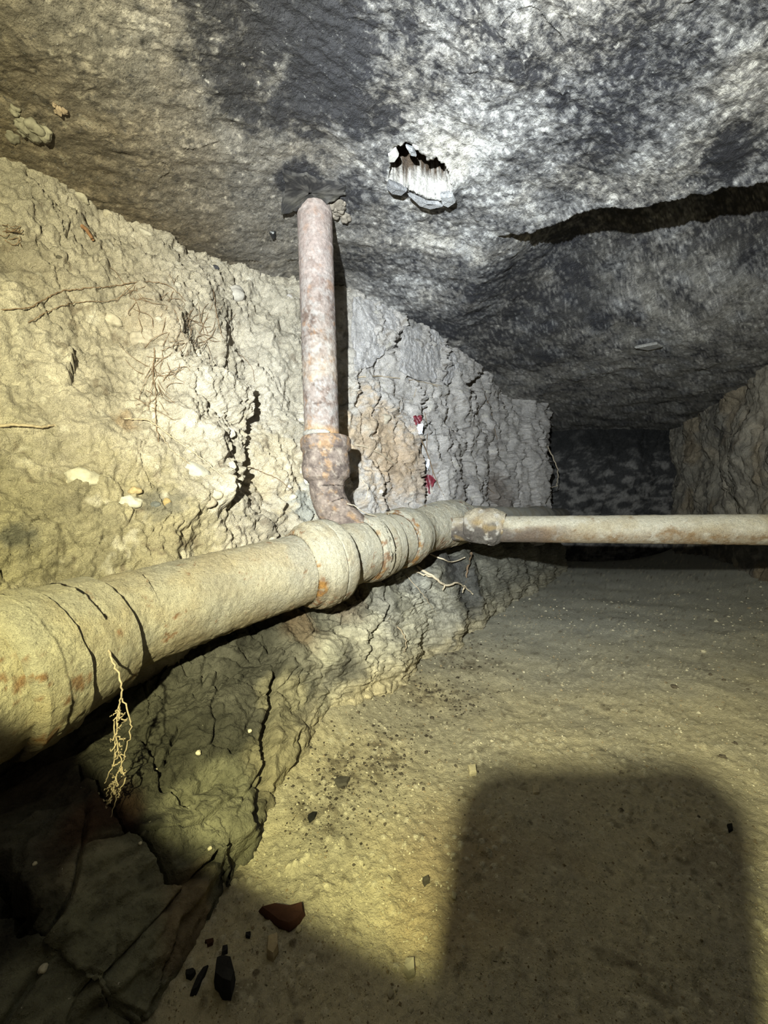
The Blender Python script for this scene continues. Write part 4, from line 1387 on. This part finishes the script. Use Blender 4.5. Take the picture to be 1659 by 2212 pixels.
def root_on(name, Pg, pts, r0, r1, m, label, cat='root', lift=0.0055, jit=0.0006, sd=0, extra=()):
    P = along_wall(Pg, pts, lift)
    if not extra:
        c = P[0]
        o = link(name, tube_mesh(name, P - c, r0, r1, 6, jit, sd, 3), M[m])
        o.location = tuple(c)
        return tag(o, label, cat)
    root = thing(name, label, cat, tuple(P[0]))
    part('stem', tube_mesh('stem', P, r0, r1, 6, jit, sd, 3), M[m], root)
    for k, ep in enumerate(extra):
        E_ = along_wall(Pg, ep, lift)
        part('rootlet', tube_mesh('rootlet', E_, r0 * 0.6, r1 * 0.6, 5, jit, sd + k + 1, 3), M[m], root)
    return root


root_on('long_root', wallP, [(0, 668), (60, 668), (90, 650), (130, 628), (190, 622), (240, 617), (300, 609), (345, 608), (380, 625), (405, 655)], 0.0009, 0.0006, 'root_dark', 'long thin brown root arching across the clay wall at upper left', sd=1)
root_on('fine_root', wallP, [(60, 700), (100, 675), (150, 655), (200, 650), (240, 652), (290, 625), (330, 615)], 0.0006, 0.0004, 'root_dark', 'fine root below the long arching root on the clay wall', sd=2)
root_on('stick', wallP, [(-20, 919), (40, 919), (80, 922), (121, 919)], 0.0022, 0.0016, 'root', 'straight bare stick lying against the clay wall at the left edge', cat='stick', lift=0.006, jit=0.0004, sd=3)
root_on('hanging_root', wallP, [(335, 750), (330, 800), (338, 860), (335, 900), (342, 950), (344, 965)], 0.0009, 0.0006, 'root_dark', 'wiry root trailing down the middle of the clay wall', sd=4,
        extra=(((335, 790), (310, 830), (300, 870)), ((338, 760), (380, 745), (430, 738)), ((332, 810), (325, 860), (318, 900))))
root_on('forked_root', wallP, [(265, 905), (320, 905), (345, 925), (380, 950), (420, 980), (470, 1020), (520, 1062)], 0.0013, 0.0010, 'root', 'straw-coloured root slanting down to the deep crack in the clay', sd=5,
        extra=(((345, 935), (370, 975), (415, 1005), (425, 1010)), ((470, 1040), (500, 1075), (525, 1098))))
root_on('looping_root', wallP, [(460, 620), (468, 680), (480, 730), (505, 755), (535, 780), (552, 810), (550, 830)], 0.0008, 0.0005, 'root_dark', 'hair-thin root looping beside the deep crack in the clay', sd=6)
root_on('side_root', wallP, [(520, 1008), (550, 1010), (580, 1025), (610, 1040), (640, 1072)], 0.0010, 0.0006, 'root_dark', 'thin root left of the bell on the upright pipe', sd=7)
root_on('clinging_root', wallP, [(770, 815), (820, 812), (870, 818), (910, 825), (935, 830), (960, 845), (975, 860)], 0.0020, 0.0012, 'root', 'root running level along the break under the grey clay blocks', sd=8,
        extra=(((905, 825), (890, 860), (905, 900)), ((935, 830), (965, 838), (985, 835))))
root_on('long_crack_root', wallP, [(765, 960), (800, 968), (830, 985), (855, 1005), (880, 1020), (890, 1040)], 0.0030, 0.0012, 'root', 'thick pale root in the tan clay right of the upright pipe', sd=9)
root_on('mesh_root', wallP, [(900, 920), (915, 960), (930, 1000), (945, 1040), (960, 1075)], 0.0022, 0.0012, 'root_dark', 'brown root beside the red scraps in the clay crack', sd=10,
        extra=(((915, 880), (925, 930), (920, 980)), ((905, 960), (912, 1000), (930, 1020)), ((935, 1010), (930, 1050), (940, 1075))))
root_on('far_root', wallP, [(1035, 830), (1060, 880), (1070, 940), (1085, 990)], 0.0020, 0.0008, 'root_dark', 'thin root down the far part of the clay wall', sd=11)
root_on('crack_root', wallP, [(1025, 1030), (1050, 1050), (1070, 1068)], 0.0024, 0.0012, 'root_dark', 'short dark root low on the far clay wall', sd=12)


ns = np.random.default_rng(31)


def root_net(label, cu, cv, ru, rv, n):
    root = None
    for k in range(n):
        a = ns.uniform(0, 6.28)
        u, v_ = cu + ru * ns.normal() * 0.5, cv + rv * ns.normal() * 0.5
        pts = [(u, v_)]
        for _ in range(5):
            a += ns.normal(0, 0.6)
            pts.append((pts[-1][0] + 16 * math.cos(a), pts[-1][1] + 16 * math.sin(a)))
        P = along_wall(wallP, pts, 0.006, 16)
        if root is None:
            root = thing('root_net', label, 'roots', tuple(P[0]))
        part('rootlet', tube_mesh('rootlet', P, 0.00055, 0.00035, 5, 0.0004, k, 2), M['root_dark'], root)


root_net('mat of hair-thin roots on the clay around the trailing wiry root', 345, 800, 40, 90, 26)
root_net('mat of hair-thin roots on the clay left of the looping root', 430, 725, 60, 30, 24)
root_net('fine root hairs on the clay just above the long arching root', 330, 640, 60, 25, 14)


def root_free(name, paths, m, label, cat='root', r0=0.0014, r1=0.0007, jit=0.0012):
    c = np.array(paths[0][0])
    root = thing(name, label, cat, tuple(c))
    for k, pth in enumerate(paths):
        part('stem' if k == 0 else 'rootlet', tube_mesh('root_piece', np.array(pth), r0 * (1 if k == 0 else 0.7), r1, 6, jit, 900 + k, 6), M[m], root)
    return root


# the tuft that hangs off the big pipe
hp = [at(228, 1378, 0.389), at(240, 1425, 0.372), at(258, 1462, 0.364), at(264, 1500, 0.364), at(256, 1540, 0.364), at(252, 1600, 0.364), at(262, 1650, 0.362), at(246, 1690, 0.360), at(238, 1735, 0.359)]
paths = [hp,
         [at(264, 1508, 0.364), at(280, 1550, 0.362), at(281, 1590, 0.361), at(270, 1625, 0.360), at(262, 1655, 0.360)],
         [at(256, 1535, 0.364), at(246, 1570, 0.364), at(250, 1610, 0.365), at(245, 1650, 0.366)],
         [at(262, 1650, 0.362), at(268, 1690, 0.362), at(252, 1720, 0.362), at(240, 1765, 0.362)],
         [at(260, 1625, 0.362), at(240, 1660, 0.363), at(226, 1692, 0.364)],
         [at(250, 1690, 0.361), at(235, 1700, 0.361), at(230, 1720, 0.361)]]
rr_ = np.random.default_rng(3)
for k in range(26):
    i = rr_.integers(3, 8)
    p = hp[i] + (hp[min(i + 1, 8)] - hp[i]) * rr_.random()
    a = rr_.uniform(-1, 1)
    paths.append([p, p + np.array([0.006 * a, rr_.normal(0, 0.002), -0.003 - 0.004 * rr_.random()]), p + np.array([0.009 * a + rr_.normal(0, 0.003), rr_.normal(0, 0.003), -0.010 * rr_.random()])])
root_free('hanging_rootlet', paths, 'root', 'feathery tan root tuft hanging off the big pipe over the dark bank', r0=0.0011, r1=0.0004, jit=0.0006)


def rk(u, v_, l=0.01):
    return surf(rockP, u, v_, l)


root_free('twig_root', [[rk(900, 1225, 0.0), rk(935, 1245, 0.03), rk(962, 1262, 0.04), rk(985, 1258, 0.05), rk(1005, 1268, 0.05), rk(1022, 1285, 0.03)],
                        [rk(962, 1262, 0.04), rk(958, 1275, 0.04)], [rk(1003, 1265, 0.05), rk(1000, 1280, 0.04)], [rk(935, 1245, 0.03), rk(915, 1242, 0.03), rk(895, 1235, 0.0)]],
          'root_pale', 'pale forked root poking out of the bank under the branch pipe', r0=0.0042, r1=0.0018, jit=0.001)
root_free('curled_root', [[rk(930, 1198, 0.0), rk(955, 1208, 0.03), rk(975, 1214, 0.04), rk(1003, 1205, 0.04)]], 'root_pale', 'short curved pale root just below the branch coupling', r0=0.0026, r1=0.0016, jit=0.0006)
root_free('thin_bank_root', [[rk(878, 1240, 0.0), rk(905, 1275, 0.02), rk(925, 1300, 0.01), rk(945, 1330, 0.0)]], 'root', 'hair-thin root hanging over the bank below the second pipe hub', r0=0.0012, r1=0.0006)
root_free('grey_bank_root', [[rk(1018, 1195, 0.0), rk(1012, 1225, 0.02), rk(1004, 1258, 0.0)]], 'root_dark', 'dark upright root stub on the bank beside the pale forked root', r0=0.0050, r1=0.0022)
root_free('curved_bank_root', [[rk(840, 1335, 0.0), rk(868, 1365, 0.02), rk(876, 1390, 0.02), rk(872, 1410, 0.0)]], 'root', 'short curved root low on the grey bank above the sandy foot', r0=0.0020, r1=0.0010)
root_free('pipe_top_root', [[at(750, 1088, 0.74), at(765, 1092, 0.735), at(780, 1103, 0.735), at(810, 1115, 0.765), at(835, 1120, 0.80), at(840, 1108, 0.82)],
                            [at(790, 1080, 0.80), at(795, 1055, 0.80), at(785, 1040, 0.80), at(778, 1028, 0.80)]], 'root', 'wisp of root curling over the tee where the upright pipe joins', r0=0.0009, r1=0.0006, jit=0.0004)
# roots by the tunnel's far corner
root_free('corner_root', [[at(1180, 960, 2.3), at(1195, 990, 2.28), at(1205, 1020, 2.28), at(1202, 1050, 2.3)], [at(1150, 1078, 2.2), at(1180, 1058, 2.25), at(1205, 1048, 2.28)]], 'root', 'wiry roots springing from the far corner of the clay wall', r0=0.0045, r1=0.002, jit=0.002)


def scrap(name, u, v_, w, h_, m, sd, label, cat='scrap'):
    p = surf(wallP, u, v_, 0.006)
    k = 0.8 * p[1] / F
    r = np.random.default_rng(sd)
    nx, nz = 6, 8
    V = []
    for i in range(nz):
        for j in range(nx):
            a, b = j / (nx - 1) - 0.5, i / (nz - 1) - 0.5
            e = 1 + 0.25 * r.normal()
            V.append((a * w * k * (1 - 0.6 * abs(b)) * e, 0.012 * math.sin(a * 7 + b * 5) * (0.6 + r.random() * 0.5) - 0.004, b * h_ * k * (1 + 0.1 * r.normal())))
    Fc = [tuple(map(int, f)) for f in grid_faces(nz, nx)]
    V = np.array(V)
    n0 = len(V)
    V = np.vstack([V, V + np.array([0, 0.0035, 0])])
    back = [tuple(x + n0 for x in f[::-1]) for f in Fc]
    o = link(name, mesh_from(name, V, Fc + back, None), M[m])
    o.location = tuple(p)
    return tag(o, label, cat)


scrap('red_scrap', 902, 908, 22, 24, 'red', 1, 'upper crumpled red plastic scrap caught in the clay crack')
scrap('red_scrap', 926, 1048, 26, 52, 'red', 2, 'lower and larger crumpled red plastic scrap in the clay crack')
scrap('white_scrap', 906, 928, 18, 30, 'white', 3, 'bluish white plastic scrap below the upper red scrap')
scrap('white_scrap', 922, 1003, 12, 30, 'white', 4, 'whitish plastic strip above the lower red scrap')

# splinter of wood stuck in the clay
sp = [surf(wallP, 177, 488, 0.012), surf(wallP, 188, 500, 0.016), surf(wallP, 202, 518, 0.012)]
o = link('wood_splinter', tube_mesh('wood_splinter', np.array(sp) - sp[0], 0.0034, 0.0026, 6, 0.0003, 5), M['wood'])
o.location = tuple(sp[0])
tag(o, 'short brown wood splinter stuck in the clay near the ceiling', 'splinter')
paths = []
for k in range(9):
    u, v_ = rr_.uniform(-10, 20), rr_.uniform(485, 525)
    paths.append([surf(wallP, u, v_, 0.0), surf(wallP, u + 18, v_ + rr_.uniform(-8, 8), 0.008), surf(wallP, u + rr_.uniform(25, 40), v_ + rr_.uniform(-14, 14), 0.004)])
root_free('fibre_tuft', paths, 'root_dark', 'tuft of dark root fibres on the clay at the left edge', cat='roots', r0=0.0008, r1=0.0004, jit=0.0008)

# ------------------------------------------------------------------ the phone whose shadow falls on the floor, and the torch
phone = thing('smartphone', 'smartphone held upright at the lens, casting the rounded shadow on the floor', 'phone', (-0.020, -0.008, H - 0.134))


def rounded_slab(name, w, h_, t, r, x0, y0, z0, seg=8):
    pts = []
    for cx, cz, a0 in ((w / 2 - r, h_ - r, 0), (-w / 2 + r, h_ - r, 90), (-w / 2 + r, r, 180), (w / 2 - r, r, 270)):
        for k in range(seg + 1):
            a = math.radians(a0 + 90 * k / seg)
            pts.append((cx + r * math.cos(a), cz + r * math.sin(a)))
    n = len(pts)
    V = [(x0 + x, y0, z0 + z) for x, z in pts] + [(x0 + x, y0 + t, z0 + z) for x, z in pts]
    Fc = [tuple(range(n))] + [tuple(range(2 * n - 1, n - 1, -1))] + [(k, n + k, n + (k + 1) % n, (k + 1) % n) for k in range(n)]
    return mesh_from(name, np.array(V), Fc, None, smooth=False)


part('case', rounded_slab('case', 0.076, 0.160, 0.009, 0.014, -0.021, -0.0125, H - 0.134), M['black'], phone)
part('screen', rounded_slab('screen', 0.070, 0.150, 0.0006, 0.010, -0.020, -0.0132, H - 0.129), M['glass'], phone)

torch = thing('torch', 'metal hand torch behind the lens lighting the whole tunnel', 'torch', tuple(LAMP - AIM * 0.06))
e0 = np.array(LAMP - AIM * 0.004)
ad = np.array(AIM)
part('head', sweep('torch_head', np.array([e0 - ad * 0.045, e0 - ad * 0.03, e0 - ad * 0.004]), [0.012, 0.018, 0.019], 32, 0.01), M['metal'], torch)
part('barrel', sweep('torch_barrel', np.array([e0 - ad * 0.145, e0 - ad * 0.044]), [0.0125, 0.0125], 32, 0.03), M['black'], torch)
